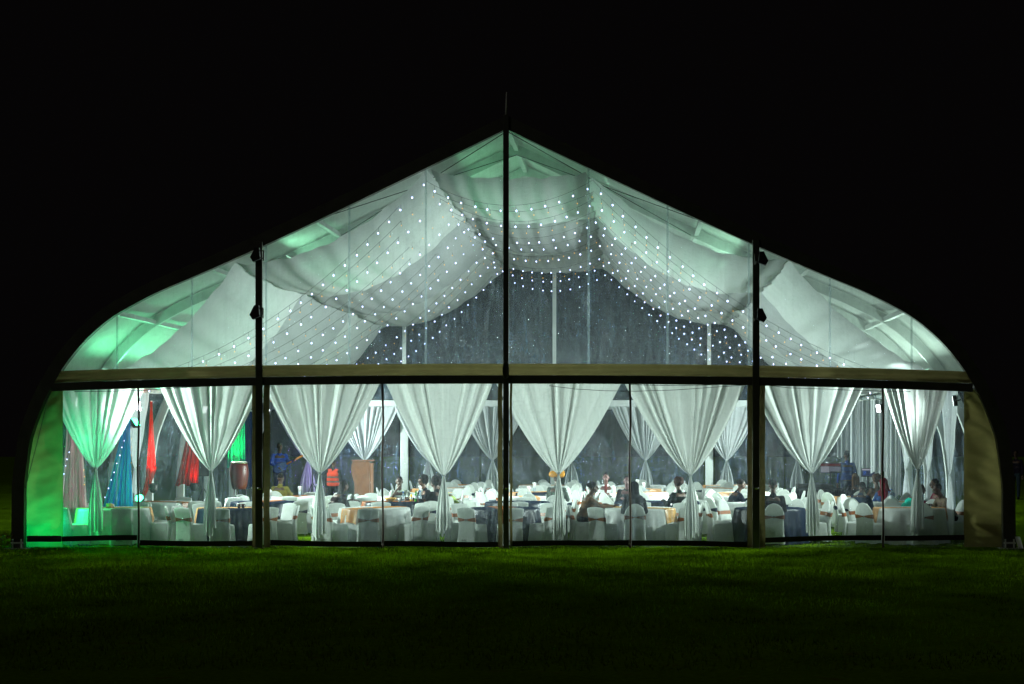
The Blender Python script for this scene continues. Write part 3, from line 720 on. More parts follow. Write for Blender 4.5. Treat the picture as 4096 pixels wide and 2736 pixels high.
# ------------------------------------------------------------------ people
VOX = .011
def remesh(mb, name, mat, vox=VOX, smooth_it=3, parent=None):
    tmp = mb.build('tmp', None)
    md = tmp.modifiers.new('r', 'REMESH'); md.mode = 'VOXEL'; md.voxel_size = vox
    sm = tmp.modifiers.new('s', 'SMOOTH'); sm.iterations = smooth_it; sm.factor = .5
    dg = bpy.context.evaluated_depsgraph_get(); dg.update()
    me = bpy.data.meshes.new_from_object(tmp.evaluated_get(dg)); me.name = name
    old = tmp.data; bpy.data.objects.remove(tmp); bpy.data.meshes.remove(old)
    me.shade_smooth(); me.materials.clear(); me.materials.append(mat)
    o = bpy.data.objects.new(name, me); C.objects.link(o)
    if parent is not None: o.parent = parent
    return o
_mc = {}
def cmat(c, kind='cloth'):
    k = (tuple(c), kind)
    if k not in _mc:
        _mc[k] = fabric('garment', c, .05, 0, .25, .5, 30.) if kind == 'cloth' else solid(kind, c, .55 if kind == 'skin' else .9, 0, .1, 20., .2 if kind == 'hair' else 0, .2 if kind == 'skin' else .06)
    return _mc[k]
SK = (.05, .025, .016); SKL = (.10, .05, .032); BLK = (.010, .010, .012); HAIR = (.008, .006, .006)
def hand(m, w, d, curl=.6, side=1):
    d = Vector(d).normalized(); up = Vector((0, 0, 1)); s_ = d.cross(up)
    s_ = s_.normalized() if s_.length > .1 else Vector((1, 0, 0)); n = s_.cross(d).normalized(); w = Vector(w)
    m.cap(w, .026, w+d*.045, .030, 10).cap(w+d*.02+s_*.018, .018, w+d*.08+s_*.026, .014).cap(w+d*.02-s_*.018, .018, w+d*.08-s_*.026, .014)
    for k, L in enumerate((.068, .078, .072, .056)):
        b = w+d*.085+s_*(.030-.020*k); e1 = b+(d-n*curl*.35).normalized()*L*.5; e2 = e1+(d-n*curl).normalized()*L*.5
        m.cap(b-d*.012, .0105, e1, .0098, 8).cap(e1, .0098, e2, .0085, 8)
    t0 = w+d*.025+s_*side*.026; t1 = t0+(d*.6+s_*side*.8-n*.2).normalized()*.035; t2 = t1+(d*.9+s_*side*.3-n*.3).normalized()*.03
    m.cap(t0, .014, t1, .0115, 8).cap(t1, .0115, t2, .009, 8)
def person(label, x, y, face, lean=0., pose='sit', arms='table', shirt=BLK, trouser=BLK, skin=SK, hair='short', haircol=HAIR, sleeves='long', dress=False, extra=None, z=0., scale=1., turn=0., side=0., inner=None, group=None):
    l = R(lean)
    if pose == 'sit': pel = Vector((0, -.05, .53)); sp = .46
    else: pel = Vector((0, 0, .93)); sp = .48
    sd = R(side)
    ax = Vector((math.sin(sd), math.sin(l), math.cos(l))).normalized()
    N = pel+ax*sp
    Rt = Matrix.Rotation(R(turn), 4, 'Z')
    hd = N+ax*.13+Vector((0, .035+.03*math.sin(l), .075))
    fw = (Rt @ Vector((0, 1, -.15*math.sin(l)))).normalized(); rt = fw.cross(Vector((0, 0, 1))).normalized(); hu = rt.cross(fw)
    sh = [N+Vector((s_*.175, -.01, -.05)) for s_ in (-1, 1)]
    if arms == 'table': el = [N+Vector((s_*.235, .13, -.29)) for s_ in (-1, 1)]; wr = [Vector((s_*.12, max(.42, N.y+.32), .80)) for s_ in (-1, 1)]; hdv = [(-s_*.35, 1, -.05) for s_ in (-1, 1)]
    elif arms == 'chin':
        el = [N+Vector((-.235, .13, -.29)), N+Vector((.20, .24, -.22))]; wr = [Vector((-.05, .45, .80)), hd+fw*.11+Vector((.04, .0, -.17))]; hdv = [(.6, .8, 0), (-.5, -.1, .85)]
    elif arms == 'lap': el = [N+Vector((s_*.24, .02, -.29)) for s_ in (-1, 1)]; wr = [Vector((s_*.10, .24, .64)) for s_ in (-1, 1)]; hdv = [(-s_*.4, 1, -.1) for s_ in (-1, 1)]
    elif arms == 'reach': el = [N+Vector((-.22, .15, -.26)), N+Vector((.22, .22, -.20))]; wr = [Vector((-.1, .45, .80)), N+Vector((.10, .50, -.19))]; hdv = [(.3, 1, 0), (0, 1, .35)]
    elif arms == 'guitar': el = [N+Vector((-.27, .0, -.27)), N+Vector((.26, .08, -.28))]; wr = [N+Vector((-.36, .24, -.20)), N+Vector((.06, .22, -.40))]; hdv = [(-.4, .6, .5), (-.8, .2, -.5)]
    else: el = [N+Vector((s_*.235, -.03, -.30)) for s_ in (-1, 1)]; wr = [N+Vector((s_*.25, .05, -.56)) for s_ in (-1, 1)]; hdv = [(0, .15, -1)]*2
    if pose == 'sit':
        hip = [pel+Vector((s_*.09, 0, -.02)) for s_ in (-1, 1)]; kn = [Vector((s_*.12, .40, .50)) for s_ in (-1, 1)]; an = [Vector((s_*.12, .36, .09)) for s_ in (-1, 1)]
    else:
        hip = [pel+Vector((s_*.09, 0, -.02)) for s_ in (-1, 1)]; kn = [Vector((s_*.10, .03, .49)) for s_ in (-1, 1)]; an = [Vector((s_*.10+.02, -.02, .09)) for s_ in (-1, 1)]
    b = MB()
    HM = Matrix((rt, fw, hu)).transposed()
    def H(v): return hd+HM @ Vector(v)
    b.ball(hd+HM @ Vector((0, -.012, .025)), (.074, .094, .098), 16, 10, HM).ball(H((0, .022, -.045)), (.058, .070, .062), 14, 8, HM)
    b.cap(H((0, .088, .015)), .010, H((0, .110, -.018)), .016, 8).cap(H((-.022, .080, -.058)), .010, H((.022, .080, -.058)), .010, 8).cap(H((-.04, .078, .03)), .012, H((.04, .078, .03)), .012, 8)
    for s_ in (-1, 1): b.ball(H((s_*.076, -.005, -.008)), (.014, .026, .034), 8, 6, HM)
    b.cap(N-ax*.06, .060, H((0, -.012, -.05)), .050, 12)
    for q, w_ in ((.05, .0), (.22, .0), (.36, .0)): b.cap(pel+ax*q+Vector((-.075, 0, 0)), .10, pel+ax*q+Vector((.075, 0, 0)), .10, 12)
    b.cap(sh[0], .055, sh[1], .055, 12).cap(pel+Vector((-.08, -.01, 0)), .105, pel+Vector((.08, -.01, 0)), .105, 12)
    for k, s_ in enumerate((-1, 1)):
        b.cap(sh[k], .050, el[k], .039, 10).cap(el[k], .038, wr[k], .027, 10); hand(b, wr[k], hdv[k], .7, -s_)
        b.cap(hip[k], .082, kn[k], .056, 10).cap(kn[k], .054, an[k], .036, 10).cap(an[k]+Vector((0, -.03, -.05)), .036, an[k]+Vector((s_*.015, .14, -.062)), .028, 10)
    body = remesh(b, 'person', cmat(skin, 'skin'))
    body.location = (x, y, z); body.rotation_euler = (0, 0, R(face-90)); body.scale = (scale,)*3
    tag(body, label, 'person', group)
    # clothes
    m = MB(); e = .016
    for q in (.03, .16, .30): m.cap(pel+ax*q+Vector((-.078, 0, 0)), .108+e*.5, pel+ax*q+Vector((.078, 0, 0)), .108+e*.5, 14)
    m.cap(sh[0]+Vector((0, 0, -.01)), .064, sh[1]+Vector((0, 0, -.01)), .064, 14).cap(N+ax*.01-Vector((0, .005, 0)), .068, N-ax*.1, .09, 14)
    for k in range(2):
        if sleeves == 'long': m.cap(sh[k], .064, el[k], .055, 10).cap(el[k], .053, el[k].lerp(wr[k], .90), .040, 10)
        else: m.cap(sh[k], .066, sh[k].lerp(el[k], .72), .060, 10)
    remesh(m, 'shirt', cmat(shirt), .014, 3, body)
    if inner:
        mi = MB().cap(N+ax*-.02+Vector((0, .075, 0)), .045, pel+ax*.12+Vector((0, .085, 0)), .05, 12); remesh(mi, 'undershirt', cmat(inner), .014, 2, body)
    m = MB()
    if dress:
        for s_ in (-1, 1):
            m.cap(hip[0 if s_ < 0 else 1], .115, kn[0 if s_ < 0 else 1], .095, 12)
        m.cap((kn[0]+kn[1])/2, .13, (an[0]+an[1])/2+Vector((0, 0, .04)), .15, 14).cap(kn[0], .095, an[0]+Vector((-.02, 0, 0)), .10, 12).cap(kn[1], .095, an[1]+Vector((.02, 0, 0)), .10, 12)
        m.cap(hip[0], .115, hip[1], .115, 12); remesh(m, 'skirt', cmat(trouser), .016, 4, body)
    else:
        m.cap(hip[0], .112, hip[1], .112, 12)
        for k in range(2): m.cap(hip[k], .095, kn[k], .070, 10).cap(kn[k], .068, an[k]+Vector((0, 0, .02)), .054, 10)
        remesh(m, 'trousers', cmat(trouser), .015, 3, body)
    m = MB()
    for k, s_ in enumerate((-1, 1)): m.cap(an[k]+Vector((0, -.035, -.052)), .042, an[k]+Vector((s_*.015, .15, -.062)), .034, 10)
    remesh(m, 'shoes', cmat((.02, .015, .012), 'leather'), .014, 2, body)
    # hair / headwear
    hm = MB(); hc = cmat(haircol, 'hair')
    if hair == 'short': hm.ball(H((0, -.022, .048)), (.080, .092, .088), 14, 9, HM)
    elif hair == 'afro': 
        hm.ball(H((0, -.035, .05)), (.115, .115, .115), 14, 9, HM)
        for _ in range(26):
            a = Vector((random.gauss(0, 1), random.gauss(-.4, 1), random.gauss(.3, 1))).normalized(); hm.ball(H((a.x*.10, -.04+a.y*.10, .04+a.z*.11)), .035, 8, 6)
    elif hair == 'long':
        hm.ball(H((0, -.024, .045)), (.086, .096, .092), 14, 9, HM)
        for s_ in (-1, 0, 1): hm.cap(H((s_*.055, -.06, .02)), .048, H((s_*.07, -.085, -.22)), .040, 10)
    elif hair == 'bun': hm.ball(H((0, -.022, .046)), (.082, .094, .09), 14, 9, HM).ball(H((0, -.11, .06)), .05, 10, 8)
    elif hair == 'veil':
        hm.ball(H((0, -.018, .035)), (.096, .108, .112), 16, 10, HM)
        hm.cap(H((0, -.04, -.02)), .095, N+Vector((0, -.04, -.02)), .12, 14).cap(N+Vector((-.09, -.03, -.04)), .11, N+Vector((.09, -.03, -.04)), .11, 14)
        hm.cap(N+Vector((0, -.06, -.05)), .15, pel+Vector((0, -.10, .12)), .14, 14)
    elif hair == 'gele':
        hm.ball(H((0, -.022, .046)), (.084, .094, .09), 14, 9, HM)
    if hair != 'none': remesh(hm, 'headscarf' if hair == 'veil' else 'hair', hc if hair != 'veil' else cmat(haircol), .012, 3, body)
    if hair == 'gele':
        q = MB().ball(H((0, -.02, .10)), (.17, .13, .085), 18, 10, HM).ball(H((.10, .0, .12)), (.09, .10, .10), 12, 8, HM).ball(H((-.10, -.02, .11)), (.10, .10, .08), 12, 8, HM)
        remesh(q, 'headwrap', cmat((.42, .19, .03)), .014, 3, body)
    for s_ in (-1, 1):
        MB().ball(H((s_*.032, .083, .012)), .011, 8, 6).build('eye', M_black, body)
    if extra: extra(body, N, pel, wr, H)
    return body
PEOPLE = []   # (x, y) spots kept free of table chairs
def sit_chair(x, y, face, kind, sash, label):
    PEOPLE.append((x, y))
    return dup(PROTO[(kind, sash)], (x-.03*math.cos(R(face)), y-.03*math.sin(R(face)), 0), R(face-90), label, 'occupied banquet chairs')
def XY(px, Y): return at(px, 0, Y).x, Y
def seated(px, Y, face, label, chairlab=None, kind='round', sash='brown', **k):
    x, y = XY(px, Y)
    if chairlab: sit_chair(x, y, face, kind, sash, chairlab)
    return person(label, x, y, face, **k)
seated(1599, 5.98, -85, 'man in pale grey shirt resting his chin on his hand at a navy table', 'round-topped chair under the man in pale grey shirt', lean=14, arms='chin', shirt=(.42, .47, .42), trouser=(.03, .03, .04), sleeves='short')
seated(1697, 5.82, 215, 'woman with dark curly hair, black jacket and white top facing left', 'round-topped chair under the woman in black jacket', lean=6, shirt=(.015, .015, .018), skin=SKL, hair='afro', inner=(.6, .6, .6), turn=10)
seated(1748, 4.62, 150, 'person in black with bushy black hair, back turned, beside the green shirt', 'round-topped chair under the person in black with bushy hair', lean=8, hair='afro', shirt=(.008, .008, .01))
seated(1824, 5.15, 170, 'person in lime green shirt bending low over the table beside a curtain tail', 'round-topped chair under the person in lime green', lean=38, shirt=(.30, .40, .13), trouser=(.10, .13, .05), hair='short')
seated(2228, 5.7, 80, 'woman with orange headwrap and dark grey blouse, back turned, behind the fifth curtain', 'round-topped chair under the woman with orange headwrap', lean=3, shirt=(.06, .075, .065), hair='gele', z=.06)
seated(2338, 1.95, 10, 'person in brown patterned shawl and black headscarf reaching across the table', 'brown-sashed chair under the person in brown patterned shawl', 'square', lean=20, arms='reach', shirt=(.14, .085, .05), hair='bun', side=0)
seated(2424, 8.95, -95, 'person in white jacket over maroon shirt facing the camera at a far table', 'round-topped chair under the person in white jacket', lean=4, shirt=(.65, .67, .66), inner=(.12, .03, .03), skin=(.09, .04, .035), hair='short')
seated(2508, 6.0, -90, 'dark-clothed person facing the camera just left of the zip, far side of a table', 'round-topped chair under the dark-clothed person near the zip', lean=4, shirt=(.02, .018, .022), skin=(.09, .04, .04), hair='short')
seated(2538, .86, 92, 'person in long black robe and veil sitting with back to the window', 'round-topped chair with brown sash in front of the black-robed person', lean=6, shirt=(.012, .010, .012), trouser=(.010, .010, .012), dress=True, hair='veil', haircol=(.012, .011, .013))
seated(2716, 4.12, 125, 'person with curly reddish-brown hair and black jacket, back turned', 'round-topped chair under the person with curly reddish hair', lean=6, shirt=(.014, .016, .016), hair='afro', haircol=(.022, .010, .008))
seated(2925, 4.95, 20, 'person in dark navy clothes leaning right over a table', 'round-topped chair under the person in dark navy', lean=26, shirt=(.014, .018, .028), hair='short', kind='round', sash='navy')
seated(3092, .98, 88, 'broad-shouldered man in black suit sitting with back to the window', 'round-topped chair with brown sash behind the man in black suit', lean=3, shirt=(.010, .010, .012), trouser=(.010, .010, .014), hair='short', scale=1.04)
seated(3424, 8.6, 100, 'person with brown braided hair in a dark top near the sound desk', 'round-topped chair under the person with brown braids', lean=10, hair='long', haircol=(.045, .025, .015), shirt=(.02, .02, .025))
seated(3508, 6.9, 120, 'person with big brown hair in a brown top behind the zip', 'round-topped chair under the person with big brown hair', lean=6, hair='afro', haircol=(.035, .018, .012), shirt=(.06, .035, .025))
seated(3428, 4.0, 60, 'person in navy shirt with yellow marks leaning low', 'round-topped chair under the person in navy shirt', lean=34, shirt=(.02, .035, .075), hair='short', sash='navy')
seated(3618, 4.15, 10, 'person in bright turquoise top bending forward over a table', 'round-topped chair under the person in turquoise', lean=42, shirt=(.02, .50, .38), trouser=(.02, .05, .05), hair='short')
seated(3796, 2.3, 200, 'person in beige shirt leaning on the table by the right curtain', 'brown-sashed chair under the person in beige shirt', lean=30, shirt=(.13, .10, .075), hair='short')
seated(3756, 3.9, 190, 'person in maroon patterned dress beside the right side curtain', None, lean=12, shirt=(.12, .02, .04), trouser=(.08, .02, .03), dress=True, hair='short', side=0)
seated(3546, 5.0, 100, 'person in blue top with red headscarf near the water bottle', 'round-topped chair under the person with red headscarf', lean=22, shirt=(.02, .05, .16), hair='veil', haircol=(.10, .012, .02), sash='navy')
seated(1332, 4.1, 35, 'dark-haired person in crimson skirt stooping beside the third curtain tail', 'brown-sashed chair under the person in crimson skirt', 'square', lean=28, shirt=(.02, .014, .016), trouser=(.26, .012, .03), dress=True, hair='long')
seated(1122, 8.4, 80, 'person in olive shirt sitting near the stage', 'round-topped chair under the person in olive shirt', lean=4, shirt=(.14, .12, .03), hair='short')
def vest(b, N, pel, wr, H):
    m = MB()
    for q in (.04, .18, .32): m.cap(pel+Vector((-.08, 0, q)), .128, pel+Vector((.08, 0, q)), .128, 14)
    m.cap(N+Vector((-.12, -.005, -.05)), .075, N+Vector((.12, -.005, -.05)), .075, 12)
    v = remesh(m, 'safety_vest', cmat((.50, .06, .035)), .014, 2, b)
    for q in (.12, .26): MB().lathe([(1.0, 0), (1.0, .045)], 28, capb=False, capt=False).build('reflective_band', cmat((.10, .09, .09)), b).matrix_local = Matrix.Translation(pel+Vector((0, 0, q-.03))) @ Matrix.Diagonal((.215, .140, 1, 1))
x, y = XY(1334, 13.2); person('person standing with back turned in an orange-red safety vest near the stage', x, y, 80, pose='stand', arms='down', shirt=(.02, .02, .02), hair='short', extra=vest, scale=.93)
def guitar(b, N, pel, wr, H):
    c = N+Vector((.05, .20, -.42)); M = Matrix.Translation(c) @ Matrix.Rotation(R(28), 4, 'Y')
    m = MB().ball((0, 0, 0), (.18, .03, .13), 18, 8).ball((-.17, 0, 0), (.12, .03, .10), 16, 8)
    m.v = [tuple(M @ Vector(v)) for v in m.v]; g_ = m.build('guitar_body', cmat((.03, .05, .14), 'lacquer'), b)
    m = MB().box(-.80, -.25, .0, .03, -.025, .025).box(-.95, -.80, .0, .03, -.04, .04); m.v = [tuple(M @ Vector(v)) for v in m.v]; m.build('guitar_neck', cmat((.55, .22, .06), 'maple'), b)
x, y = XY(1118, 15.4); person('musician in blue shirt playing a guitar on the stage at left', x, y, -70, pose='stand', arms='guitar', shirt=(.02, .05, .28), trouser=(.02, .02, .05), hair='short', z=.32, extra=guitar)
x, y = XY(3388, 14.6); person('tall person in dark blue shirt standing behind the sound desk', x, y, 100, pose='stand', arms='down', shirt=(.02, .045, .18), trouser=(.015, .02, .05), hair='short', scale=1.05)
def phone(b, N, pel, wr, H):
    p = wr[1]+Vector((.0, .1, -.06)); MB().box(p.x-.04, p.x+.04, p.y-.005, p.y+.005, p.z-.07, p.z+.07, .003).build('phone', emit('phone_screen', (.55, .35, 1.), 1.5), b)
p_ = at(4064, 1990, 25); person('distant person in dark clothes out on the lawn right of the marquee', p_.x, 25, -120, pose='stand', arms='down', shirt=(.012, .01, .016), trouser=(.02, .03, .035), hair='short', extra=phone)

# ------------------------------------------------------------------ tables
def table(x, y, cloth, runner, label, ang=0., Rr=.74):
    r = thing('banquet_table', label, 'table', (x, y, 0), 0, 'round banquet tables')
    ph = rng.uniform(0, TAU, 4); nf = random.choice((11, 12, 13, 14)); n = 110
    def rad(a, z):
        k = (1-z/.74)
        return Rr+.008+.10*k**.9+(.035*k**.7)*math.sin(nf*a+ph[0]+.6*math.sin(2*a+ph[1]))+.018*k*math.sin(nf*2.3*a+ph[2])
    prof_ = [.012, .12, .25, .38, .5, .6, .68, .72]
    rg_ = [[(rad(TAU*k/n, z)*math.cos(TAU*k/n), rad(TAU*k/n, z)*math.sin(TAU*k/n), z+(.0 if z > .05 else .012*math.sin(TAU*k/n*7))) for k in range(n)] for z in prof_]
    for rr, z in ((Rr+.004, .733), (Rr-.006, .740), (.4, .742), (.02, .742)): rg_.append([(rr*math.cos(TAU*k/n), rr*math.sin(TAU*k/n), z) for k in range(n)])
    MB().rings(rg_, capb=False).build('tablecloth', cloth, r)
    if runner is not None:
        hw = .24; L = Rr+.012; ca, sa = math.cos(ang), math.sin(ang)
        def fn(U, V):
            s_ = (U-.5)*2*(L+.30); t = (V-.5)*2*hw
            edge = np.sqrt(np.maximum(L**2-t**2, 0)); over = np.maximum(np.abs(s_)-edge, 0)
            out = np.where(over > 0, edge+.012+over*.16+.012*np.sin(V*14)*np.minimum(1, over*6), np.abs(s_))*np.sign(s_)
            z = .748-np.maximum(over-.01, 0)*.97+.002*np.sin(V*9+U*20)
            return out*ca-t*sa, out*sa+t*ca, z
        gridmesh(90, 14, fn).build('runner', runner, r)
    MB().lathe([(.25, .02), (.25, .05), (.06, .08), (.05, .66), (.3, .70)], 16).lathe([(Rr-.02, .70), (Rr-.02, .728)], 40).build('pedestal', M_plastic, r)
    return r
COLS = [-8.5, -5.95, -2.95, -.19, 2.7, 5.47, 8.45]
ROWY = [1.82, 4.95, 8.05, 11.1, 14.2, 17.2]
HAS = [[0, 1, 2, 3, 4, 5, 6], [0, 1, 2, 3, 4, 5, 6], [1, 2, 3, 4, 5, 6], [2, 3, 4, 5], [2, 3, 4, 5], [2, 3, 4, 5]]
CL = [['wg', 'ng', 'wo', 'nb', 'wG', 'nn', 'wp'], ['wb', 'nb', 'nb', 'nn', 'nn', 'wn', 'wp'], ['', 'wb', 'wn', 'wp', 'wp', 'wn', 'wp'], ['', '', 'wo', 'np', 'wo', 'wp'], ['', '', 'wp', 'wn', 'wp', 'wo'], ['', '', 'wo', 'wp', 'wn', 'wp']]
CM = {'w': (M_cloth, 'white'), 'n': (M_navy, 'navy')}
RM = {'g': (M_peach, 'pale gold'), 'G': (M_gold, 'gold'), 'o': (M_orange, 'orange'), 'b': (M_brown, 'brown'), 'p': (M_peach, 'peach'), 'n': (None, '')}
ROWN = ['front', 'second', 'third', 'fourth', 'fifth', 'rear']
ORD = ['first', 'second', 'third', 'fourth', 'fifth', 'sixth', 'seventh']
FA = {0: [-124, -64, -2, 40, 85, 130, 178], 1: [-166, -130, -88, -46, -2, 45, 90, 135], 2: [-165, -128, -88, -34, 4, 50, 92, 135], 3: [-152, -122, -80, -35, 8, 52, 92, 140], 4: [180, -135, -92, -40, 2, 48, 92, 138], 5: [-168, 160, -90, 0, 26, 60, 95, 130], 6: [178, -146, -88, -38, 60, 95, 140]}
def posname(a):
    a = (a+360) % 360
    k = int(((a+22.5) % 360)//45)
    return ['right side', 'far right side', 'far side', 'far left side', 'left side', 'near left side', 'near side', 'near right side'][k]
TBL = {}
nchair = 0
front_chairs = []
for r_, cols in enumerate(HAS):
    for j, c in enumerate(cols):
        x = COLS[c]+(random.uniform(-.18, .18) if r_ else 0); y = ROWY[r_]+(random.uniform(-.15, .15) if r_ else 0)
        k = CL[r_][c]; cm, cn = CM[k[0]]; rm, rn = RM[k[1]]
        lab = 'round table under %s cloth%s, %s from left in the %s row' % (cn, (' with %s runner' % rn) if rn else '', ORD[j], ROWN[r_])
        ang = {(0, 0): .3, (0, 1): .2, (0, 2): -2.2, (0, 4): -.5, (0, 6): .1}.get((r_, c), random.uniform(0, 3))
        TBL[(r_, c)] = table(x, y, cm, rm, lab, ang)
        angs = FA[c] if r_ == 0 else [a+random.uniform(-7, 7) for a in (-90, -45, 0, 45, 90, 135, 180, -135)]
        used = set()
        for a in angs:
            if r_ >= 3 and 30 < (a % 360) < 150 and (a % 360) > 100: continue
            d = 1.06+random.uniform(-.05, .08)
            px_, py_ = x+d*math.cos(R(a)), y+d*math.sin(R(a))
            if py_ < .58: py_ = .58
            if py_ > 18.9 or px_ > 9.15 or px_ < -9.3: continue
            if any((px_-q[0])**2+(py_-q[1])**2 < .40**2 for q in PEOPLE): continue
            pn = posname(a)
            if pn in used: pn = 'another '+pn
            used.add(pn)
            if r_ <= 1 and c <= 3: kind = 'square'
            elif r_ == 0 and c == 4: kind = 'square' if a != 2 else 'round'
            elif r_ == 1 and c == 4: kind = random.choice(('square', 'round'))
            elif r_ == 2 and c in (1, 2): kind = 'square'
            else: kind = 'round'
            if c <= 1 and r_ <= 2: sash = random.choice((None, None, None, 'navy', None, 'brown')) if (r_, c) != (0, 0) else None
            else: sash = random.choice(('brown', 'brown', 'brown', 'navy') if r_ != 1 else ('navy', 'navy', 'brown'))
            if r_ == 0 and c >= 2: sash = 'brown'
            rz = R(a+90)+random.uniform(-.24, .24)
            lab = '%s white chair %s, %s of %s table in %s row' % ('square-topped' if kind == 'square' else 'round-topped', ('with %s sash' % sash) if sash else 'without sash', pn, ORD[j], ROWN[r_])
            ch = dup(PROTO[(kind, sash)], (px_, py_, 0), rz, lab, 'covered chairs around the banquet tables')
            nchair += 1
            if r_ == 0: front_chairs.append((ch, a))
# hem lettering on the backs of some front-row covers
def lettering(txt, chair_, size=.055, dx=.04):
    cu = bpy.data.curves.new('marking', 'FONT'); cu.body = txt; cu.size = size; cu.align_x = 'CENTER'; cu.extrude = .0005
    t = bpy.data.objects.new('tmp', cu); C.objects.link(t); dg = bpy.context.evaluated_depsgraph_get(); dg.update()
    me = bpy.data.meshes.new_from_object(t.evaluated_get(dg)); bpy.data.objects.remove(t)
    me.materials.clear(); me.materials.append(M_black)
    o = bpy.data.objects.new('marking', me); C.objects.link(o); o.parent = chair_
    o.location = (-dx, -.255-.002, .10); o.rotation_euler = (R(83), 0, 0)
    # the back skirt faces -y in the chair's own space
    o.location.y = -.2855
for i, (ch, a) in enumerate(front_chairs):
    if -140 < a < -60: lettering('RVSC', ch)
for p in PROTO.values():                 # the six patterns themselves are not part of the place
    for ch in list(p.children_recursive): bpy.data.objects.remove(ch)
    bpy.data.objects.remove(p)
print('chairs', nchair)

# ------------------------------------------------------------------ things on the tables
M_glassy = pvc('bottle_plastic', .10, .05, .12, .06, .1, (.80, .90, .95))
def bottle(x, y, z, label, col, cap_, h=.24, r0=.033):
    r = thing('bottle', label, 'bottle', (x, y, z), 0, 'bottles on the tables')
    MB().lathe([(r0*.9, 0), (r0, .01), (r0, h*.58), (r0*.9, h*.66), (r0*.4, h*.84), (r0*.36, h*.93)], 16).build('body', col, r)
    MB().lathe([(r0*.44, h*.92), (r0*.44, h)], 12).build('cap', cap_, r)
    MB().lathe([(r0*1.02, h*.25), (r0*1.02, h*.5)], 16, capb=False, capt=False).build('label', cmat((.55, .60, .65)), r)
M_capb = solid('blue_cap', (.02, .16, .55), .4); M_grn = solid('green_bottle', (.03, .16, .02), .15); M_yel = solid('yellow_drink', (.55, .33, .02), .2)
def on_table(px, Y, z=.752):
    return at(px, 0, Y).x, Y, z
bottle(*on_table(1664, 4.75), 'green bottle with yellow top beside the woman in black jacket', M_grn, M_yel, .28)
bottle(*on_table(1680, 4.9), 'clear water bottle with blue cap beside the green bottle', M_glassy, M_capb)
bottle(*on_table(1613, 5.0), 'clear water bottle with blue cap in front of the man in pale shirt', M_glassy, M_capb, .22)
bottle(*on_table(1645, 5.1), 'short yellow drink bottle on the navy table', M_yel, M_chrome, .18)
bottle(*on_table(3566, 4.6), 'tall water bottle with blue cap behind the right zip', M_glassy, M_capb, .30, .042)
bottle(*on_table(3556, 4.75), 'smaller water bottle left of the tall one behind the right zip', M_glassy, M_capb)
def napkins(x, y, z, label):
    r = thing('napkin_holder', label, 'napkins', (x, y, z), 0, 'napkin glasses on the tables')
    MB().lathe([(.035, 0), (.042, .10), (.045, .12)], 16, capt=False).build('glass', M_glassy, r)
    m = MB()
    for k in range(5):
        a = k*1.3; m.add([(.0, 0, .02), (.03*math.cos(a), .03*math.sin(a), .06), (.06*math.cos(a), .06*math.sin(a), .24+.02*math.sin(k)), (.02*math.cos(a+.8), .02*math.sin(a+.8), .26)], [(0, 1, 2, 3)])
    m.build('napkin', cmat((.75, .75, .74)), r)
for i, (rr, cc, dx, dy) in enumerate([(1, 1, .1, .2), (2, 1, .2, -.2), (2, 2, -.2, 0), (2, 2, .3, .1), (3, 2, 0, 0), (3, 3, .1, 0), (4, 2, 0, .1), (2, 3, 0, 0), (3, 4, .1, 0), (2, 5, 0, .1), (4, 4, 0, 0)]):
    t = TBL[(rr, cc)].location
    napkins(t.x+dx, t.y+dy, .752, 'glass of folded white napkins on the %s table%s in the %s row' % (ORD[HAS[rr].index(cc)], '' if i != 3 else ' right half', ROWN[rr]))
def block(x, y, label, col, w=.06, h=.07):
    r = thing('table_sign', label, 'table sign', (x, y, .752))
    MB().add([(-w, -.03, 0), (w, -.03, 0), (w, .03, 0), (-w, .03, 0), (-w, -.004, h*1.3), (w, -.004, h*1.3), (w, .004, h*1.3), (-w, .004, h*1.3)], [(0, 1, 5, 4), (2, 3, 7, 6), (0, 4, 7, 3), (1, 2, 6, 5), (4, 5, 6, 7), (0, 3, 2, 1)]).build('card', col, r)
    MB().box(-w-.01, w+.01, -.04, .04, -.001, .012, .003).build('foot', M_wood, r)
block(*on_table(437, 1.7)[:2], 'small wooden tent sign on the leftmost white table', cmat((.35, .22, .10), 'board'))
block(*on_table(449, 1.75)[:2], 'small pale tent sign beside the wooden one', cmat((.5, .45, .35), 'board'), .04, .06)
def cup(x, y, label, col):
    r = thing('cup', label, 'cup', (x, y, .752), 0, 'cups on the tables'); m = MB().lathe([(.03, 0), (.036, .085), (.033, .085), (.028, .008)], 16); m.build('body', col, r)
    MB().tube([(.034, 0, .07), (.055, 0, .06), (.055, 0, .03), (.033, 0, .02)], .005, 6).build('handle', col, r)
cup(*on_table(956, 1.5)[:2], 'dark cup on the navy table left of the left post', cmat((.06, .03, .025), 'glaze'))
cup(*on_table(972, 1.55)[:2], 'dark cup nearest the left post on the navy table', cmat((.06, .03, .025), 'glaze'))
cup(*on_table(1598, 4.7)[:2], 'white cup on the navy table with bottles', cmat((.6, .6, .6), 'glaze'))
def bowl(x, y, label, col):
    r = thing('serving_bowl', label, 'bowl', (x, y, .752)); MB().lathe([(.06, 0), (.13, .06), (.14, .09), (.125, .085), (.055, .012)], 24).build('dish', col, r)
    MB().ball((0, 0, .06), (.11, .11, .035), 14, 8).build('food', M_gold, r)
bowl(*on_table(1562, 4.8)[:2], 'orange serving bowl at the left of the navy table with bottles', cmat((.45, .24, .06), 'glaze'))

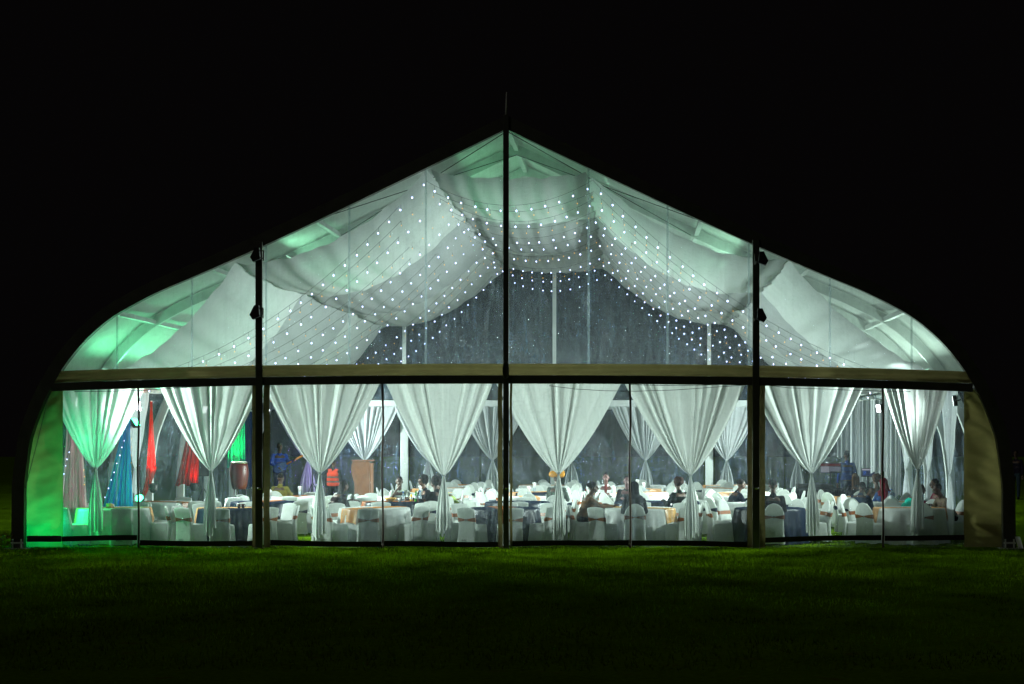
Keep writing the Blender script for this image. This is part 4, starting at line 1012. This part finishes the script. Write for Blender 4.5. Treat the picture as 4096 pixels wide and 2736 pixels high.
# ------------------------------------------------------------------ lectern, stage and sound desk
p = at(1456, 0, 11.6)
le = thing('lectern', 'tall brown wooden lectern with curved waist standing near the stage', 'lectern', (p.x, 9.7, 0))
p = at(1452, 0, 9.7); le.location.x = p.x
ol = [(-.24, 0), (-.25, .25), (-.22, .45), (-.19, .68), (-.185, .90), (-.20, 1.05), (-.24, 1.20), (-.275, 1.36), (-.27, 1.52), (-.23, 1.60)]
m = MB(); m.rings([[(x, -.20, z), (.20, -.20, z), (.20, -.17, z), (x, -.17, z)] for x, z in ol]); m.build('front_panel', M_wood, le, smooth=False)
MB().box(.205, .24, -.20, .22, 0, 1.56, .006).build('side_panel', M_wood, le, smooth=False)
MB().box(-.20, -.17, -.165, .22, .0, 1.50, .006).build('side_panel', M_wood, le, smooth=False)
MB().box(-.26, .26, -.24, .28, 1.605, 1.64, .006, ).build('top', M_wood, le, smooth=False)
st = MB().box(-9.0, -4.6, 12.6, 18.6, 0, .30, .02); tag(st.build('stage_platform', solid('stage_carpet', (.02, .02, .024), .9), smooth=False), 'low dark stage platform at the left rear of the marquee', 'stage')
p = at(957, 1957, 10.2)
cg = thing('conga_drum', 'dark red conga drum on a tripod stand near the left post', 'drum', (p.x, 10.2, 0))
cz = p.z
MB().lathe([(.17, cz), (.205, cz+.12), (.235, cz+.32), (.245, cz+.45), (.225, cz+.62), (.205, cz+.70)], 28).build('shell', solid('drum_lacquer', (.10, .014, .011), .35), cg)
MB().lathe([(.222, cz+.68), (.226, cz+.715), (.205, cz+.722)], 28).build('rim', M_chrome, cg)
MB().lathe([(.2, cz+.70), (.2, cz+.728)], 28).build('drumhead', cmat((.5, .45, .36), 'skin_head'), cg)
for k in range(3):
    a = k*TAU/3+.5; MB().tube([(.16*math.cos(a), .16*math.sin(a), cz+.05), (.30*math.cos(a), .30*math.sin(a), .02)], .013, 8).build('leg', M_chrome, cg)
def speaker(px, Y, zb, label):
    p = at(px, 0, Y); r = thing('loudspeaker', label, 'loudspeaker', (p.x, Y, 0), R(10), 'loudspeakers on stands')
    MB().box(-.20, .20, -.18, .18, zb, zb+.66, .02).build('cabinet', M_black, r, smooth=False)
    MB().box(-.17, .17, -.186, -.183, zb+.04, zb+.62).build('grille', solid('grille', (.03, .03, .032), .7, .4), r, smooth=False)
    MB().lathe([(.02, .45), (.02, zb)], 10).build('pole', M_black, r)
    for k in range(3):
        a = k*TAU/3+.3; MB().tube([(0, 0, .85), (.45*math.cos(a), .45*math.sin(a), .02)], .014, 6).build('leg', M_black, r)
speaker(812, 12.2, 1.15, 'black loudspeaker on a tripod behind the second curtain')
speaker(1250, 16.8, 1.6, 'black loudspeaker on a stand behind the third curtain')
ds = thing('sound_desk', 'long table under black cloth carrying screens at the right rear', 'sound desk', (8.0, 12.4, 0))
MB().box(-1.15, 1.25, -.40, .40, .72, .80, .02).build('tabletop', M_black, ds, smooth=False)
def skirt(U, V):
    t = U*2*(1.25+.45); X = -1.25+U*2.6; return X-.02, -.43+.035*np.sin(U*70)+.015*np.sin(U*31), .74*(1-V)+.02
gridmesh(160, 6, skirt).build('skirt', cmat((.012, .012, .016)), ds)
MB().box(-.9, .1, -.3, .25, .805, .93, .02).build('mixer', M_black, ds, smooth=False)
def screen(px, py, Y, w, h, label, cols):
    p = at(px, py, Y); r = thing('monitor', label, 'monitor', (p.x, Y, .82))
    zc = max(p.z-.82, h/2+.04)
    MB().box(-w/2-.02, w/2+.02, .0, .03, zc-h/2-.02, zc+h/2+.02, .005).build('bezel', M_black, r, smooth=False)
    MB().box(-.02, .02, .03, .05, 0, zc).box(-.12, .12, -.05, .12, -.01, .01).build('stand', M_black, r, smooth=False)
    for (x0, x1, z0, z1, c, e) in cols:
        MB().add([(x0*w-w/2, -.003, zc-h/2+z0*h), (x1*w-w/2, -.003, zc-h/2+z0*h), (x1*w-w/2, -.003, zc-h/2+z1*h), (x0*w-w/2, -.003, zc-h/2+z1*h)], [(0, 1, 2, 3)]).build('display', emit('screen_light', c, e), r)
screen(3322, 1872, 12.5, .56, .24, 'wide monitor with red bar and white windows on the sound desk', [(0, 1, .72, 1, (.35, .05, .06), .15), (.02, .44, 0, .68, (.75, .78, .9), .2), (.46, 1, .1, .66, (.55, .6, .75), .15)])
screen(3472, 1890, 12.4, .34, .2, 'small laptop screen with a blue dot at the right of the sound desk', [(0, 1, .8, 1, (.5, .5, .6), .5), (0, 1, 0, .78, (.02, .03, .08), .6), (.12, .34, .2, .7, (.05, .2, .9), .8)])
# a spare chair with dark jacket on the seat at the front
# ------------------------------------------------------------------ cables outside the front, ropes, shrub
def cable(pts, label, r=.006, name='cable', cat='cable', mat=M_wire, group='loose cables under the front eave'):
    P = [at(*p) for p in pts]; out = []
    for a, b in zip(P[:-1], P[1:]):
        for k in range(10): out.append(a.lerp(b, k/10))
    out.append(P[-1]); rt = thing(name, label, cat, P[0], 0, group)
    MB().tube(out, r, 5).build('strand', mat, rt, world=True); 
    MB().ball(P[0], r*2).ball(P[-1], r*2).build('tie', mat, rt, world=True)
cable([(300, 1566, -.05), (450, 1565, -.06), (560, 1562, -.08), (700, 1552, -.06), (862, 1543, -.05)], 'thin black cable sagging across the top of the left windows')
cable([(2200, 1543, -.05), (2300, 1556, -.07), (2420, 1563, -.08), (2540, 1565, -.08), (2700, 1560, -.07), (2840, 1550, -.06), (2985, 1540, -.05)], 'thin black cable sagging under the eave right of the middle post')
cable([(2520, 1538, -.05), (2640, 1542, -.07), (2800, 1541, -.07), (2985, 1535, -.05)], 'shorter black cable just under the eave beside the right post')
cable([(3058, 1540, -.05), (3160, 1552, -.07), (3300, 1556, -.08), (3420, 1562, -.08), (3640, 1566, -.05)], 'thin black cable sagging across the right windows')
cable([(193, 1590, -.3), (150, 1765, -.4), (102, 1950, -.45)], 'thin guy rope hanging down the left corner canvas', .007, 'guy_rope', 'rope', M_rope, None)
p = at(3058, 1976, .9)
sb = thing('shrub', 'low leafy plant with yellowed leaves beside the left base plate', 'shrub', (-10.35, -.1, 0))
lv = MB(); st_ = MB()
for _ in range(26):
    a = random.uniform(0, TAU); rr = random.uniform(.05, .42); top = Vector((rr*math.cos(a)*1.2, rr*math.sin(a)*.6, random.uniform(.05, .28)))
    st_.tube([(0, 0, -.01), top*.5+Vector((0, 0, .03)), top], .004, 4)
    for _ in range(9):
        c = top+Vector((random.gauss(0, .05), random.gauss(0, .05), random.gauss(0, .035))); u = Vector((random.gauss(0, 1), random.gauss(0, 1), random.gauss(0, .7))).normalized()*.032; w = u.cross(Vector((random.gauss(0, 1), random.gauss(0, 1), 1))).normalized()*.013
        lv.add([c-u, c+w, c+u, c-w], [(0, 1, 2, 3)])
lv.build('leaves', fabric('dry_leaves', (.12, .075, .02), .3, 0, .5, 0, 20.), sb); st_.build('stems', M_rope, sb)

# ------------------------------------------------------------------ night sky and render settings
w = bpy.data.worlds.new('World'); S.world = w; w.use_nodes = True
nt = w.node_tree; bg = nt.nodes['Background']; bg.inputs['Color'].default_value = (.9, .75, .8, 1); bg.inputs['Strength'].default_value = .0014
sl = bpy.data.lights.new('moonlight', 'SUN'); sl.energy = .07; sl.angle = R(.5); sl.color = (1., .95, .82)
so_ = bpy.data.objects.new('moonlight', sl); C.objects.link(so_); so_.rotation_euler = (R(58), 0, R(-35))
S.view_settings.view_transform = 'Standard'; S.view_settings.look = 'None'; S.view_settings.gamma = 1; S.view_settings.exposure = .28
cy = S.cycles
cy.use_denoising = True; cy.max_bounces = 10; cy.transparent_max_bounces = 24; cy.diffuse_bounces = 5; cy.glossy_bounces = 3; cy.transmission_bounces = 4
cy.sample_clamp_indirect = 2.0; cy.sample_clamp_direct = 0; cy.caustics_reflective = False; cy.caustics_refractive = False; cy.use_light_tree = True
